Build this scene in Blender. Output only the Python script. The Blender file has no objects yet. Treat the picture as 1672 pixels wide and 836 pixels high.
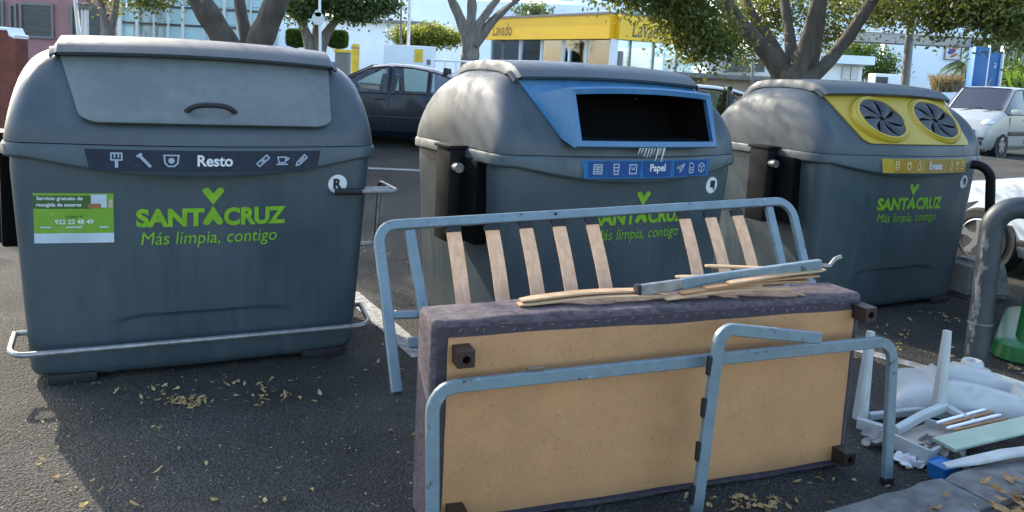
import bpy, bmesh, math, random
import numpy as np
from mathutils import Vector, Matrix
R = math.radians
random.seed(7); rng = np.random.default_rng(7)
sc = bpy.context.scene
col = sc.collection

# ------------------------------------------------------------------ camera
H = 1.65
F, PX, PY, PITCH, ROLL = 1262.0, 836.0, 291.6, R(7.243), R(2.952)
fw = Vector((0, math.cos(PITCH), -math.sin(PITCH))); r0 = Vector((1, 0, 0)); u0 = r0.cross(fw)
rt = math.cos(ROLL)*r0 + math.sin(ROLL)*u0
up = -math.sin(ROLL)*r0 + math.cos(ROLL)*u0
cd = bpy.data.cameras.new('camera'); cam = bpy.data.objects.new('camera', cd); col.objects.link(cam)
m = Matrix((rt, up, -fw)).transposed().to_4x4(); m.translation = Vector((0, 0, H)); cam.matrix_world = m
cd.sensor_width = 36; cd.lens = 36*F/1672; cd.shift_y = (PY-418)/1672
cd.clip_start = .05; cd.clip_end = 500
sc.camera = cam
# ------------------------------------------------------------------ light
SUN_EL, SUN_AZ = R(30), R(-44)          # azimuth from +Y towards +X
w = bpy.data.worlds.new('World'); sc.world = w; w.use_nodes = True
nt = w.node_tree; bg = nt.nodes['Background']
sky = nt.nodes.new('ShaderNodeTexSky'); sky.sky_type = 'NISHITA'; sky.sun_disc = False
sky.sun_elevation = SUN_EL; sky.sun_rotation = SUN_AZ; sky.air_density = 1.0; sky.dust_density = 1.8; sky.ozone_density = 1.2
nt.links.new(sky.outputs[0], bg.inputs[0]); bg.inputs[1].default_value = .15
sd = bpy.data.lights.new('sun', 'SUN'); sun = bpy.data.objects.new('sun', sd); col.objects.link(sun)
sd.energy = 2.4; sd.angle = R(.5); sd.color = (1, .90, .74)
sv = Vector((math.sin(SUN_AZ)*math.cos(SUN_EL), math.cos(SUN_AZ)*math.cos(SUN_EL), math.sin(SUN_EL)))
sun.rotation_euler = sv.to_track_quat('Z', 'Y').to_euler(); sun.location = sv*40
sc.view_settings.view_transform = 'Standard'; sc.view_settings.look = 'None'
sc.view_settings.exposure = 2.0; sc.view_settings.gamma = 1
sc.cycles.max_bounces = 6; sc.cycles.use_denoising = True

# ------------------------------------------------------------------ measuring helpers
def ray(x, y): return fw + (x-PX)/F*rt - (y-PY)/F*up
CAM = Vector((0, 0, H))
def at(x, y, Y): d = ray(x, y); return CAM + d*(Y/d.y)
def atz(x, y, z=0.): d = ray(x, y); return CAM + d*((z-H)/d.z)
def onpl(x, y, p0, n): d = ray(x, y); return CAM + d*((p0-CAM).dot(n)/d.dot(n))
def gz(x, y):
    x = max(-10, min(14, x)); t = max(0, min(y, 18)-7.2)
    t = t*t/2.4 if t < 1.2 else t-.6
    return t*(.077-.0034*x)
def proj(p):
    v = Vector(p)-CAM; z = v.dot(fw); return (PX+F*v.dot(rt)/z, PY-F*v.dot(up)/z)

# ------------------------------------------------------------------ materials
BRIGHT = ('wall', 'white_painted', 'pale_blue_wall', 'maroon', 'shutter', 'fascia', 'white_metal', 'totem', 'leaf', 'car_', '_car_', 'glaz', 'bark', 'yellow_paint', 'reed', 'concrete', 'asphalt', 'lamp', 'bluewhite', 'slat', 'letter')
def mat(name, c, rough=.5, metal=0, var=.15, scale=6, bump=0, bscale=60, spec=.5, c2=None, detail=4, stretch=None, coat=0):
    k_ = 1 if any(q in name for q in BRIGHT) else .79
    c = tuple(v*k_ for v in c); c2 = tuple(v*k_ for v in c2) if c2 else None
    mt = bpy.data.materials.new(name); mt.use_nodes = True; t = mt.node_tree; b = t.nodes['Principled BSDF']
    b.inputs['Roughness'].default_value = rough; b.inputs['Metallic'].default_value = metal
    b.inputs['Specular IOR Level'].default_value = spec; b.inputs['Coat Weight'].default_value = coat
    tc = t.nodes.new('ShaderNodeTexCoord'); src = tc.outputs['Object']
    if stretch:
        mp = t.nodes.new('ShaderNodeMapping'); mp.inputs['Scale'].default_value = stretch
        t.links.new(src, mp.inputs[0]); src = mp.outputs[0]
    n = t.nodes.new('ShaderNodeTexNoise'); n.inputs['Scale'].default_value = scale; n.inputs['Detail'].default_value = detail
    n.inputs['Roughness'].default_value = .6
    t.links.new(src, n.inputs['Vector'])
    rp = t.nodes.new('ShaderNodeValToRGB'); rp.color_ramp.elements[0].position = .3; rp.color_ramp.elements[1].position = .7
    a = c2 if c2 else tuple(v*(1-var) for v in c); bb = c if c2 else tuple(min(1, v*(1+var)) for v in c)
    rp.color_ramp.elements[0].color = (*a, 1); rp.color_ramp.elements[1].color = (*bb, 1)
    t.links.new(n.outputs[0], rp.inputs[0]); t.links.new(rp.outputs[0], b.inputs['Base Color'])
    if bump:
        n2 = t.nodes.new('ShaderNodeTexNoise'); n2.inputs['Scale'].default_value = bscale; n2.inputs['Detail'].default_value = 3
        t.links.new(src, n2.inputs['Vector'])
        bp = t.nodes.new('ShaderNodeBump'); bp.inputs['Strength'].default_value = bump; bp.inputs['Distance'].default_value = .01
        t.links.new(n2.outputs[0], bp.inputs['Height']); t.links.new(bp.outputs[0], b.inputs['Normal'])
    return mt
def glass_mat(name, tint, refl=.25, rough=.02):
    mt = bpy.data.materials.new(name); mt.use_nodes = True; t = mt.node_tree
    out = t.nodes['Material Output']; t.nodes.remove(t.nodes['Principled BSDF'])
    tr = t.nodes.new('ShaderNodeBsdfTransparent'); tr.inputs[0].default_value = (*tint, 1)
    gl = t.nodes.new('ShaderNodeBsdfGlossy'); gl.inputs['Roughness'].default_value = rough
    fr = t.nodes.new('ShaderNodeFresnel'); fr.inputs[0].default_value = 1.5
    ad = t.nodes.new('ShaderNodeMath'); ad.operation = 'ADD'; ad.inputs[1].default_value = refl*.3; ad.use_clamp = True
    mx = t.nodes.new('ShaderNodeMixShader')
    t.links.new(fr.outputs[0], ad.inputs[0]); t.links.new(ad.outputs[0], mx.inputs[0])
    t.links.new(tr.outputs[0], mx.inputs[1]); t.links.new(gl.outputs[0], mx.inputs[2]); t.links.new(mx.outputs[0], out.inputs[0])
    return mt
def leaf_mat(name, ca, cb, trans=.35, scale=3):
    mt = mat(name, cb, .45, c2=ca, scale=scale, detail=6); t = mt.node_tree; b = t.nodes['Principled BSDF']; out = t.nodes['Material Output']
    tl = t.nodes.new('ShaderNodeBsdfTranslucent'); mx = t.nodes.new('ShaderNodeMixShader'); mx.inputs[0].default_value = trans
    tl.inputs[0].default_value = (cb[0]*1.6, cb[1]*1.5, cb[2]*.9, 1)
    t.links.new(b.outputs[0], mx.inputs[1]); t.links.new(tl.outputs[0], mx.inputs[2]); t.links.new(mx.outputs[0], out.inputs[0])
    return mt

def plastic_mat(name, c, dust, rough=.42, amount=.35):
    """moulded plastic with pale dust lying in blotches and fine vertical runs"""
    dust = tuple(v*.79 for v in dust)
    mt = mat(name, c, rough, var=.10, scale=2.5, bump=.06, bscale=260); t = mt.node_tree; b = t.nodes['Principled BSDF']
    base = b.inputs['Base Color'].links[0].from_socket
    tc = t.nodes.new('ShaderNodeTexCoord')
    mp = t.nodes.new('ShaderNodeMapping'); mp.inputs['Scale'].default_value = (9, 9, 1.3); t.links.new(tc.outputs['Object'], mp.inputs[0])
    n = t.nodes.new('ShaderNodeTexNoise'); n.inputs['Scale'].default_value = 2.2; n.inputs['Detail'].default_value = 8; n.inputs['Roughness'].default_value = .7
    t.links.new(mp.outputs[0], n.inputs['Vector'])
    n3 = t.nodes.new('ShaderNodeTexNoise'); n3.inputs['Scale'].default_value = 2.2; n3.inputs['Detail'].default_value = 5
    t.links.new(tc.outputs['Object'], n3.inputs['Vector'])
    mu = t.nodes.new('ShaderNodeMath'); mu.operation = 'MULTIPLY'; t.links.new(n.outputs[0], mu.inputs[0]); t.links.new(n3.outputs[0], mu.inputs[1])
    mr = t.nodes.new('ShaderNodeMapRange'); mr.inputs[1].default_value = .18; mr.inputs[2].default_value = .42; mr.inputs[4].default_value = amount
    t.links.new(mu.outputs[0], mr.inputs[0])
    mx = t.nodes.new('ShaderNodeMix'); mx.data_type = 'RGBA'; mx.inputs[7].default_value = (*dust, 1)
    t.links.new(mr.outputs[0], mx.inputs[0]); t.links.new(base, mx.inputs[6]); t.links.new(mx.outputs[2], b.inputs['Base Color'])
    # roughness follows the dust
    mr2 = t.nodes.new('ShaderNodeMapRange'); mr2.inputs[2].default_value = amount; mr2.inputs[3].default_value = rough-.06; mr2.inputs[4].default_value = rough+.22
    t.links.new(mr.outputs[0], mr2.inputs[0]); t.links.new(mr2.outputs[0], b.inputs['Roughness'])
    # specks and scuffs
    vo = t.nodes.new('ShaderNodeTexNoise'); vo.inputs['Scale'].default_value = 26; vo.inputs['Detail'].default_value = 2
    t.links.new(tc.outputs['Object'], vo.inputs['Vector'])
    m3 = t.nodes.new('ShaderNodeMapRange'); m3.inputs[1].default_value = .70; m3.inputs[2].default_value = .76; m3.inputs[4].default_value = .5
    t.links.new(vo.outputs[0], m3.inputs[0])
    mx2 = t.nodes.new('ShaderNodeMix'); mx2.data_type = 'RGBA'; mx2.inputs[7].default_value = (c[0]*.55, c[1]*.55, c[2]*.55, 1)
    t.links.new(m3.outputs[0], mx2.inputs[0]); t.links.new(mx.outputs[2], mx2.inputs[6]); t.links.new(mx2.outputs[2], b.inputs['Base Color'])
    return mt

M = {}
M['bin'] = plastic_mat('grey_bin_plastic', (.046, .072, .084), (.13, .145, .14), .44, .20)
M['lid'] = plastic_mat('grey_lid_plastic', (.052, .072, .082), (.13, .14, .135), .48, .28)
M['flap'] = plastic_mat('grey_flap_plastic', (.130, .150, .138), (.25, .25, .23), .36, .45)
M['black'] = mat('black_metal', (.007, .007, .008), .6, var=.3, scale=12, spec=.2)
M['rubber'] = mat('black_rubber', (.012, .012, .013), .7)
M['void'] = mat('unlit_black', (.003, .003, .003), .9, spec=.1)  # near-black, puts the shade of hollows into the colour
M['blue_pl'] = plastic_mat('blue_plastic', (.035, .17, .34), (.22, .30, .36), .40, .40)
M['yel_pl'] = plastic_mat('yellow_plastic', (.52, .36, .018), (.40, .34, .14), .42, .35)
M['petal'] = mat('grey_rubber', (.030, .034, .037), .5, var=.25, scale=14)
M['navy'] = mat('navy_print', (.012, .022, .042), .5, spec=.3)
M['bluepr'] = mat('blue_print', (.010, .150, .36), .5, spec=.3); M['bluepr2'] = mat('deep_blue_print', (.003, .062, .23), .5, spec=.3)
M['yelpr'] = mat('yellow_print', (.50, .33, .03), .4); M['yelpr2'] = mat('ochre_print', (.42, .22, .015), .4)
M['white_pr'] = mat('white_print', (.78, .78, .78), .5, var=.06); M['black_pr'] = mat('black_print', (.01, .01, .01), .5)
M['pale_pr'] = mat('pale_print', (.36, .42, .50), .5); M['cream_pr'] = mat('cream_print', (.72, .60, .28), .5)
M['lime'] = mat('lime_print', (.22, .46, .012), .45, var=.14, scale=18)
M['post_green'] = mat('poster_green', (.19, .38, .03), .4, var=.08); M['post_dark'] = mat('poster_dark_green', (.045, .12, .03), .4)
M['post_pale'] = mat('poster_pale', (.55, .66, .70), .4); M['post_beige'] = mat('poster_beige', (.55, .44, .26), .4); M['post_brown'] = mat('poster_brown', (.35, .16, .06), .4)
M['steel'] = mat('galvanised_steel', (.34, .335, .31), .48, .7, var=.25, scale=25)
M['frame'] = mat('blue_grey_frame_paint', (.185, .250, .270), .40, .05, var=.12, scale=16, bump=.05, bscale=200)
M['slat'] = mat('birch_slat', (.80, .47, .27), .5, var=.2, scale=7, stretch=(6, 6, .7), c2=(.60, .31, .15), detail=7)
M['mdf'] = mat('fibreboard', (.585, .30, .125), .65, var=.1, scale=3.2, c2=(.50, .25, .10), detail=9, bump=.08, bscale=160)
def speckle(mt, col_, sc, lo, hi, amt):
    t = mt.node_tree; b = t.nodes['Principled BSDF']; base = b.inputs['Base Color'].links[0].from_socket
    tc = t.nodes.new('ShaderNodeTexCoord'); n = t.nodes.new('ShaderNodeTexNoise'); n.inputs['Scale'].default_value = sc; n.inputs['Detail'].default_value = 6; n.inputs['Roughness'].default_value = .65
    t.links.new(tc.outputs['Object'], n.inputs['Vector'])
    mr = t.nodes.new('ShaderNodeMapRange'); mr.inputs[1].default_value = lo; mr.inputs[2].default_value = hi; mr.inputs[4].default_value = amt
    t.links.new(n.outputs[0], mr.inputs[0]); mx = t.nodes.new('ShaderNodeMix'); mx.data_type = 'RGBA'; mx.inputs[7].default_value = (*col_, 1)
    t.links.new(mr.outputs[0], mx.inputs[0]); t.links.new(base, mx.inputs[6]); t.links.new(mx.outputs[2], b.inputs['Base Color']); return mt
speckle(M['mdf'], (.17, .10, .04), 62, .56, .70, .5); speckle(M['mdf'], (.66, .46, .25), 75, .60, .72, .4); speckle(M['mdf'], (.24, .13, .05), 2.3, .52, .72, .45); speckle(M['mdf'], (.62, .42, .22), 5.5, .56, .70, .10); speckle(M['mdf'], (.14, .09, .05), 17, .69, .74, .5)
speckle(M['frame'], (.04, .028, .02), 13, .63, .67, .8); speckle(M['frame'], (.36, .40, .40), 40, .62, .70, .5); speckle(M['steel'], (.16, .09, .05), 9, .58, .70, .5)
speckle(M['bin'], (.16, .17, .17), 70, .72, .76, .55); speckle(M['bin'], (.018, .022, .025), 24, .69, .74, .6); speckle(M['lid'], (.02, .024, .026), 28, .68, .73, .55)
speckle(M['flap'], (.035, .042, .045), 22, .69, .74, .6); speckle(M['blue_pl'], (.30, .36, .40), 30, .62, .72, .4); speckle(M['yel_pl'], (.12, .09, .02), 20, .64, .72, .5)
speckle(M['lime'], (.05, .075, .07), 38, .62, .68, .55); speckle(M['navy'], (.05, .06, .07), 20, .58, .72, .4); speckle(M['bluepr'], (.10, .16, .26), 26, .60, .70, .35); speckle(M['post_green'], (.30, .42, .22), 24, .58, .70, .45)
M['legwood'] = mat('dark_brown_leg', (.030, .014, .010), .5, var=.3, scale=18)
M['palewood'] = mat('pale_wood', (.62, .42, .24), .55, scale=9, stretch=(1, 8, 8), c2=(.48, .28, .13))
M['palewood2'] = mat('split_wood', (.50, .27, .12), .6, scale=9, stretch=(1, 8, 8), c2=(.36, .17, .07))
M['whitepl'] = mat('white_plastic', (.50, .53, .51), .40, var=.10, scale=7); speckle(M['whitepl'], (.24, .22, .18), 9, .56, .72, .4)
M['mint'] = mat('mint_board', (.44, .56, .44), .55, c2=(.33, .44, .33), scale=7, detail=8)
M['bucket'] = mat('blue_bucket_plastic', (.02, .18, .48), .35)
M['greenpl'] = mat('green_plastic', (.008, .12, .028), .35, var=.2, scale=5)
M['concrete'] = mat('concrete', (.185, .185, .17), .9, c2=(.075, .075, .068), scale=9, detail=10, bump=.9, bscale=42)
M['tubegrey'] = mat('chipped_grey_paint', (.032, .042, .048), .5, var=.3, scale=9)
M['chip'] = mat('bare_scuffed_paint', (.13, .14, .14), .6, var=.4, scale=30)
M['paper'] = mat('crumpled_paper', (.50, .47, .42), .8, c2=(.035, .032, .03), scale=11)
M['bark'] = mat('ficus_bark', (.105, .088, .070), .9, c2=(.042, .036, .030), scale=5, stretch=(2.2, 2.2, .8), detail=9, bump=.8, bscale=22)
M['bark2'] = mat('pale_bark', (.23, .205, .175), .9, c2=(.09, .08, .07), scale=4, stretch=(2.2, 2.2, .6), detail=8, bump=.6, bscale=14)
M['leaf_a'] = leaf_mat('ficus_leaf', (.022, .040, .012), (.125, .150, .030), .4, 1.4)
M['leaf_b'] = leaf_mat('dark_leaf', (.030, .058, .022), (.095, .140, .045), .35, .6)
M['leaf_y'] = leaf_mat('yellow_green_leaf', (.08, .12, .02), (.20, .23, .035), .4, 1.0)
M['leaf_g'] = leaf_mat('bright_green_leaf', (.035, .085, .018), (.10, .17, .03), .4, 1.0)
M['reed'] = leaf_mat('dry_reed', (.09, .07, .045), (.17, .135, .085), .3, 1.0)
M['white_wall'] = mat('white_painted_wall', (.88, .90, .91), .8, var=.05, scale=.7)
M['bluewhite'] = mat('pale_blue_wall', (.78, .88, .93), .7, var=.05, scale=.6)
M['maroon'] = mat('maroon_render', (.36, .19, .19), .8, var=.10, scale=.9)
M['darkwin'] = mat('dark_shutter', (.045, .055, .06), .3, var=.4, scale=1.6, stretch=(.4, .4, 5))
M['yelsign'] = mat('yellow_fascia', (.86, .52, .02), .45, var=.04, scale=1.5)
M['signgrey'] = mat('dark_grey_letter', (.12, .10, .06), .5)
M['whitemetal'] = mat('white_metal', (.75, .77, .78), .4, var=.05)
M['greymetal'] = mat('grey_painted_metal', (.22, .225, .22), .5, var=.1)
M['cream'] = mat('cream_stone', (.48, .42, .33), .85, var=.22, scale=4, bump=.4, bscale=20)
M['brick'] = mat('red_brick_paint', (.20, .055, .035), .8, var=.25, scale=8)
M['totem'] = mat('blue_totem', (.004, .105, .31), .4, var=.1)
M['canopy'] = mat('canopy_fascia', (.36, .35, .33), .6, var=.06)
M['yellowp'] = mat('yellow_paint', (.72, .50, .03), .45)
M['roadpaint'] = mat('worn_road_paint', (.50, .50, .48), .85, c2=(.10, .10, .095), scale=22, detail=8)
M['gl_wall'] = glass_mat('pale_blue_glass', (.80, .93, 1.0), .3, .03)
M['gl_car'] = glass_mat('car_glass', (.62, .72, .66), .35)
M['gl_dark'] = glass_mat('tinted_glass', (.20, .22, .23), .3)
M['gl_lamp'] = mat('headlamp_lens', (.62, .66, .68), .12, .3, spec=.8)
M['car_navy'] = mat('navy_car_paint', (.006, .011, .022), .3, 0, var=.1, spec=.3, coat=.15)
M['car_green'] = mat('grey_green_car_paint', (.075, .10, .09), .3, .3, coat=.6)
M['car_white'] = mat('white_car_paint', (.55, .64, .70), .28, 0, var=.03, coat=.6)
M['car_silver'] = mat('silver_car_paint', (.30, .32, .31), .32, .2, var=.04, coat=.4)
M['car_trim'] = mat('black_car_trim', (.012, .013, .014), .5)
M['seat'] = mat('car_seat_cloth', (.03, .03, .032), .85)
M['tyre'] = mat('tyre_rubber', (.015, .015, .016), .8)
M['alloy'] = mat('alloy_wheel', (.45, .47, .48), .3, .8)
M['red'] = mat('red_lamp', (.35, .015, .012), .3)
M['leafd'] = leaf_mat('fallen_leaf', (.30, .19, .07), (.58, .44, .20), .2, 20)
M['leafd2'] = leaf_mat('fallen_leaf_brown', (.19, .10, .035), (.42, .26, .10), .2, 20)

def asphalt():
    mt = bpy.data.materials.new('asphalt'); mt.use_nodes = True; t = mt.node_tree; b = t.nodes['Principled BSDF']
    tc = t.nodes.new('ShaderNodeTexCoord'); o = tc.outputs['Object']
    def noise(s, d=4, r=.6):
        n = t.nodes.new('ShaderNodeTexNoise'); n.inputs['Scale'].default_value = s; n.inputs['Detail'].default_value = d; n.inputs['Roughness'].default_value = r
        t.links.new(o, n.inputs['Vector']); return n.outputs[0]
    rp = t.nodes.new('ShaderNodeValToRGB'); e = rp.color_ramp.elements
    e[0].position = .34; e[0].color = (.047, .044, .036, 1); e[1].position = .66; e[1].color = (.102, .097, .082, 1)
    t.links.new(noise(1.1, 7, .65), rp.inputs[0])
    v = t.nodes.new('ShaderNodeTexVoronoi'); v.inputs['Scale'].default_value = 85; t.links.new(o, v.inputs['Vector'])
    rp2 = t.nodes.new('ShaderNodeValToRGB'); e = rp2.color_ramp.elements
    e[0].position = .0; e[0].color = (1.7, 1.7, 1.65, 1); e[1].position = .55; e[1].color = (.55, .55, .56, 1)
    t.links.new(v.outputs['Distance'], rp2.inputs[0])
    mu = t.nodes.new('ShaderNodeMix'); mu.data_type = 'RGBA'; mu.blend_type = 'MULTIPLY'; mu.inputs[0].default_value = 1
    t.links.new(rp.outputs[0], mu.inputs[6]); t.links.new(rp2.outputs[0], mu.inputs[7])
    # pale grit and stones
    v2 = t.nodes.new('ShaderNodeTexVoronoi'); v2.inputs['Scale'].default_value = 42; t.links.new(o, v2.inputs['Vector'])
    rp3 = t.nodes.new('ShaderNodeValToRGB'); e = rp3.color_ramp.elements; e[0].position = .93; e[0].color = (0, 0, 0, 1); e[1].position = .97; e[1].color = (.75, .75, .75, 1)
    sx = t.nodes.new('ShaderNodeSeparateColor'); t.links.new(v2.outputs['Color'], sx.inputs[0]); t.links.new(sx.outputs[0], rp3.inputs[0])
    lt = t.nodes.new('ShaderNodeMath'); lt.operation = 'LESS_THAN'; lt.inputs[1].default_value = .22; t.links.new(v2.outputs['Distance'], lt.inputs[0])
    ml = t.nodes.new('ShaderNodeMath'); ml.operation = 'MULTIPLY'; t.links.new(lt.outputs[0], ml.inputs[0]); t.links.new(rp3.outputs[0], ml.inputs[1])
    mx = t.nodes.new('ShaderNodeMix'); mx.data_type = 'RGBA'; mx.inputs[7].default_value = (.30, .27, .22, 1)
    t.links.new(ml.outputs[0], mx.inputs[0]); t.links.new(mu.outputs[2], mx.inputs[6])
    # brownish dirt
    mr = t.nodes.new('ShaderNodeMapRange'); mr.inputs[1].default_value = .52; mr.inputs[2].default_value = .72; mr.inputs[4].default_value = .5
    t.links.new(noise(2.7, 8, .7), mr.inputs[0])
    m2 = t.nodes.new('ShaderNodeMix'); m2.data_type = 'RGBA'; m2.inputs[7].default_value = (.075, .062, .048, 1)
    t.links.new(mr.outputs[0], m2.inputs[0]); t.links.new(mx.outputs[2], m2.inputs[6]); t.links.new(m2.outputs[2], b.inputs['Base Color'])
    b.inputs['Roughness'].default_value = .9; b.inputs['Specular IOR Level'].default_value = .25
    ad = t.nodes.new('ShaderNodeMath'); ad.operation = 'MULTIPLY_ADD'; ad.inputs[1].default_value = -.7; t.links.new(v.outputs['Distance'], ad.inputs[0]); t.links.new(noise(30, 5, .7), ad.inputs[2])
    bp = t.nodes.new('ShaderNodeBump'); bp.inputs['Strength'].default_value = .9; bp.inputs['Distance'].default_value = .024
    t.links.new(ad.outputs[0], bp.inputs['Height']); t.links.new(bp.outputs[0], b.inputs['Normal'])
    return mt
M['asphalt'] = asphalt()
def fabric():
    mt = mat('mauve_woven_fabric', (.175, .135, .142), .9, c2=(.052, .038, .043), scale=30, stretch=(1, 1, 2.4), detail=7, bump=.5, bscale=220)
    return mt
M['fabric'] = fabric()
M['fabric_dark'] = mat('dark_fabric_tape', (.062, .046, .058), .9, var=.25, scale=40, bump=.4, bscale=200)

# ------------------------------------------------------------------ mesh builder
class MB:
    def __init__(s): s.v = []; s.f = []
    def add(s, vs, fs):
        o = len(s.v); s.v += [tuple(p) for p in vs]; s.f += [tuple(i+o for i in f) for f in fs]; return s
    def bm(s, b):
        b.verts.index_update(); s.add([v.co[:] for v in b.verts], [[v.index for v in f.verts] for f in b.faces]); b.free(); return s
    def box(s, c, d, rot=None, bev=0, seg=2):
        b = bmesh.new(); bmesh.ops.create_cube(b, size=1)
        for v in b.verts: v.co = Vector((v.co.x*d[0], v.co.y*d[1], v.co.z*d[2]))
        if bev: bmesh.ops.bevel(b, geom=b.edges[:], offset=bev, segments=seg, affect='EDGES', profile=.6)
        mt = Matrix.Translation(Vector(c)) @ (rot.to_4x4() if rot is not None else Matrix())
        bmesh.ops.transform(b, matrix=mt, verts=b.verts); return s.bm(b)
    def prism(s, pts, ext):
        """closed polygon swept by a vector"""
        n = len(pts); e = Vector(ext); P = [Vector(p) for p in pts]
        vs = P + [p+e for p in P]
        fs = [tuple(range(n))[::-1], tuple(range(n, 2*n))] + [(i, (i+1) % n, (i+1) % n+n, i+n) for i in range(n)]
        return s.add(vs, fs)
    def sweep(s, pts, sect, upv=None, cap=True, closed=False, scales=None):
        """sweep a 2-D section along a polyline; upv fixes the frame"""
        P = [Vector(p) for p in pts]; n = len(P); k = len(sect); vs = []; prev = None
        for i, p in enumerate(P):
            t = (P[min(i+1, n-1)]-P[max(i-1, 0)]).normalized() if not closed else (P[(i+1) % n]-P[i-1]).normalized()
            if upv is not None: a = Vector(upv)
            elif prev is not None: a = prev
            else: a = Vector((0, 0, 1)) if abs(t.z) < .9 else Vector((1, 0, 0))
            a = (a - t*a.dot(t)).normalized(); prev = a; b = t.cross(a); q = scales[i] if scales else 1
            vs += [p + a*(x*q) + b*(y*q) for x, y in sect]
        fs = []
        for i in range(n if closed else n-1):
            for j in range(k):
                a0 = i*k+j; a1 = i*k+(j+1) % k; b0 = ((i+1) % n)*k+j; b1 = ((i+1) % n)*k+(j+1) % k
                fs.append((a0, a1, b1, b0))
        if cap and not closed: fs += [tuple(range(k))[::-1], tuple(range((n-1)*k, n*k))]
        return s.add(vs, fs)
    def tube(s, pts, r, n=10, **k):
        return s.sweep(pts, [(r*math.cos(2*math.pi*i/n), r*math.sin(2*math.pi*i/n)) for i in range(n)], **k)
    def cyl(s, p, q, r, n=16, r2=None):
        return s.sweep([p, q], [(r*math.cos(2*math.pi*i/n), r*math.sin(2*math.pi*i/n)) for i in range(n)], scales=[1, (r2 if r2 is not None else r)/r])
    def grid(s, rows, closed=False):
        n = len(rows[0]); vs = [p for r in rows for p in r]; fs = []
        for i in range(len(rows)-1):
            for j in range(n if closed else n-1):
                fs.append((i*n+j, i*n+(j+1) % n, (i+1)*n+(j+1) % n, (i+1)*n+j))
        return s.add(vs, fs)
    def slab(s, top, bot):
        """two matching grids joined round the border"""
        nr, nc = len(top), len(top[0]); o = nr*nc
        vs = [p for r in top for p in r]+[p for r in bot for p in r]; fs = []
        for i in range(nr-1):
            for j in range(nc-1):
                a = i*nc+j; fs.append((a, a+1, a+nc+1, a+nc)); fs.append((o+a, o+a+nc, o+a+nc+1, o+a+1))
        bd = [j for j in range(nc)]+[i*nc+nc-1 for i in range(1, nr)]+[(nr-1)*nc+j for j in range(nc-2, -1, -1)]+[i*nc for i in range(nr-2, 0, -1)]
        for a, b in zip(bd, bd[1:]+bd[:1]): fs.append((a, o+a, o+b, b))
        return s.add(vs, fs)
    def build(s, name, mt, parent=None, world=False, smooth=35):
        me = bpy.data.meshes.new(name); me.from_pydata(s.v, [], s.f); me.validate()
        b = bmesh.new(); b.from_mesh(me)
        if len(b.faces) < 60000: bmesh.ops.recalc_face_normals(b, faces=b.faces)
        b.to_mesh(me); b.free()
        if smooth:
            me.shade_smooth(); me.set_sharp_from_angle(angle=R(smooth))
        if mt: me.materials.append(mt if not isinstance(mt, str) else M[mt])
        o = bpy.data.objects.new(name, me); col.objects.link(o)
        if parent:
            o.parent = parent
            if world: 
                pm = parent.get('_w'); 
                base = Matrix.Translation(parent.location) if parent.type == 'EMPTY' else Matrix()
                o.matrix_parent_inverse = base.inverted()
        return o
def tag(o, label=None, cat=None, group=None, kind=None):
    if label: o['label'] = label
    if cat: o['category'] = cat
    if group: o['group'] = group
    if kind: o['kind'] = kind
    return o
def empty(name, loc, label, cat, rz=0, group=None):
    o = bpy.data.objects.new(name, None); col.objects.link(o); o.location = loc; o.rotation_euler = (0, 0, rz); o.empty_display_size = .1
    return tag(o, label, cat, group)
def copy_part(o, parent):
    c = o.copy(); col.objects.link(c); c.parent = parent
    for ch in list(o.children): copy_part(ch, c)
    return c
def arc(p0, pc, p1, r, n=6):
    """fillet the corner pc of a polyline p0-pc-p1"""
    a = (Vector(p0)-Vector(pc)).normalized(); b = (Vector(p1)-Vector(pc)).normalized(); th = a.angle(b); d = r/math.tan(th/2)
    A = Vector(pc)+a*d; B = Vector(pc)+b*d; C = Vector(pc)+(a+b).normalized()*(r/math.sin(th/2)); out = []
    for i in range(n+1):
        t = i/n; v = (A-C).lerp(B-C, t)
        ang = (A-C).angle(B-C)
        v = (A-C)*math.sin((1-t)*ang)/math.sin(ang)+(B-C)*math.sin(t*ang)/math.sin(ang); out.append(C+v)
    return out
def sq(a, b, r=.004):
    """rectangle section with nipped corners"""
    x, y = a/2, b/2
    return [(x, y-r), (x-r, y), (-x+r, y), (-x, y-r), (-x, -y+r), (-x+r, -y), (x-r, -y), (x, -y+r)]
_tx = {}
def text2d(s, size=1, bold=0, shear=0, align='CENTER', space=1, wx=1):
    cu = bpy.data.curves.new('t', 'FONT'); cu.body = s; cu.size = size; cu.offset = bold; cu.shear = shear; cu.align_x = align; cu.space_character = space
    cu.resolution_u = 4; o = bpy.data.objects.new('t', cu); col.objects.link(o)
    dg = bpy.context.evaluated_depsgraph_get(); me = o.evaluated_get(dg).to_mesh()
    v = [(p.co.x*wx, p.co.y) for p in me.vertices]; f = [tuple(q.vertices) for q in me.polygons]
    o.evaluated_get(dg).to_mesh_clear(); bpy.data.objects.remove(o); bpy.data.curves.remove(cu)
    return v, f
def fit2d(vf, cx, cy, wd=None, ht=None):
    v, f = vf; xs = [p[0] for p in v]; ys = [p[1] for p in v]; x0, x1, y0, y1 = min(xs), max(xs), min(ys), max(ys)
    sx = wd/(x1-x0) if wd else None; sy = ht/(y1-y0) if ht else None
    sx = sx or sy; sy = sy or sx
    return [((p[0]-(x0+x1)/2)*sx+cx, (p[1]-(y0+y1)/2)*sy+cy) for p in v], f
exec_order = None

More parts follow.
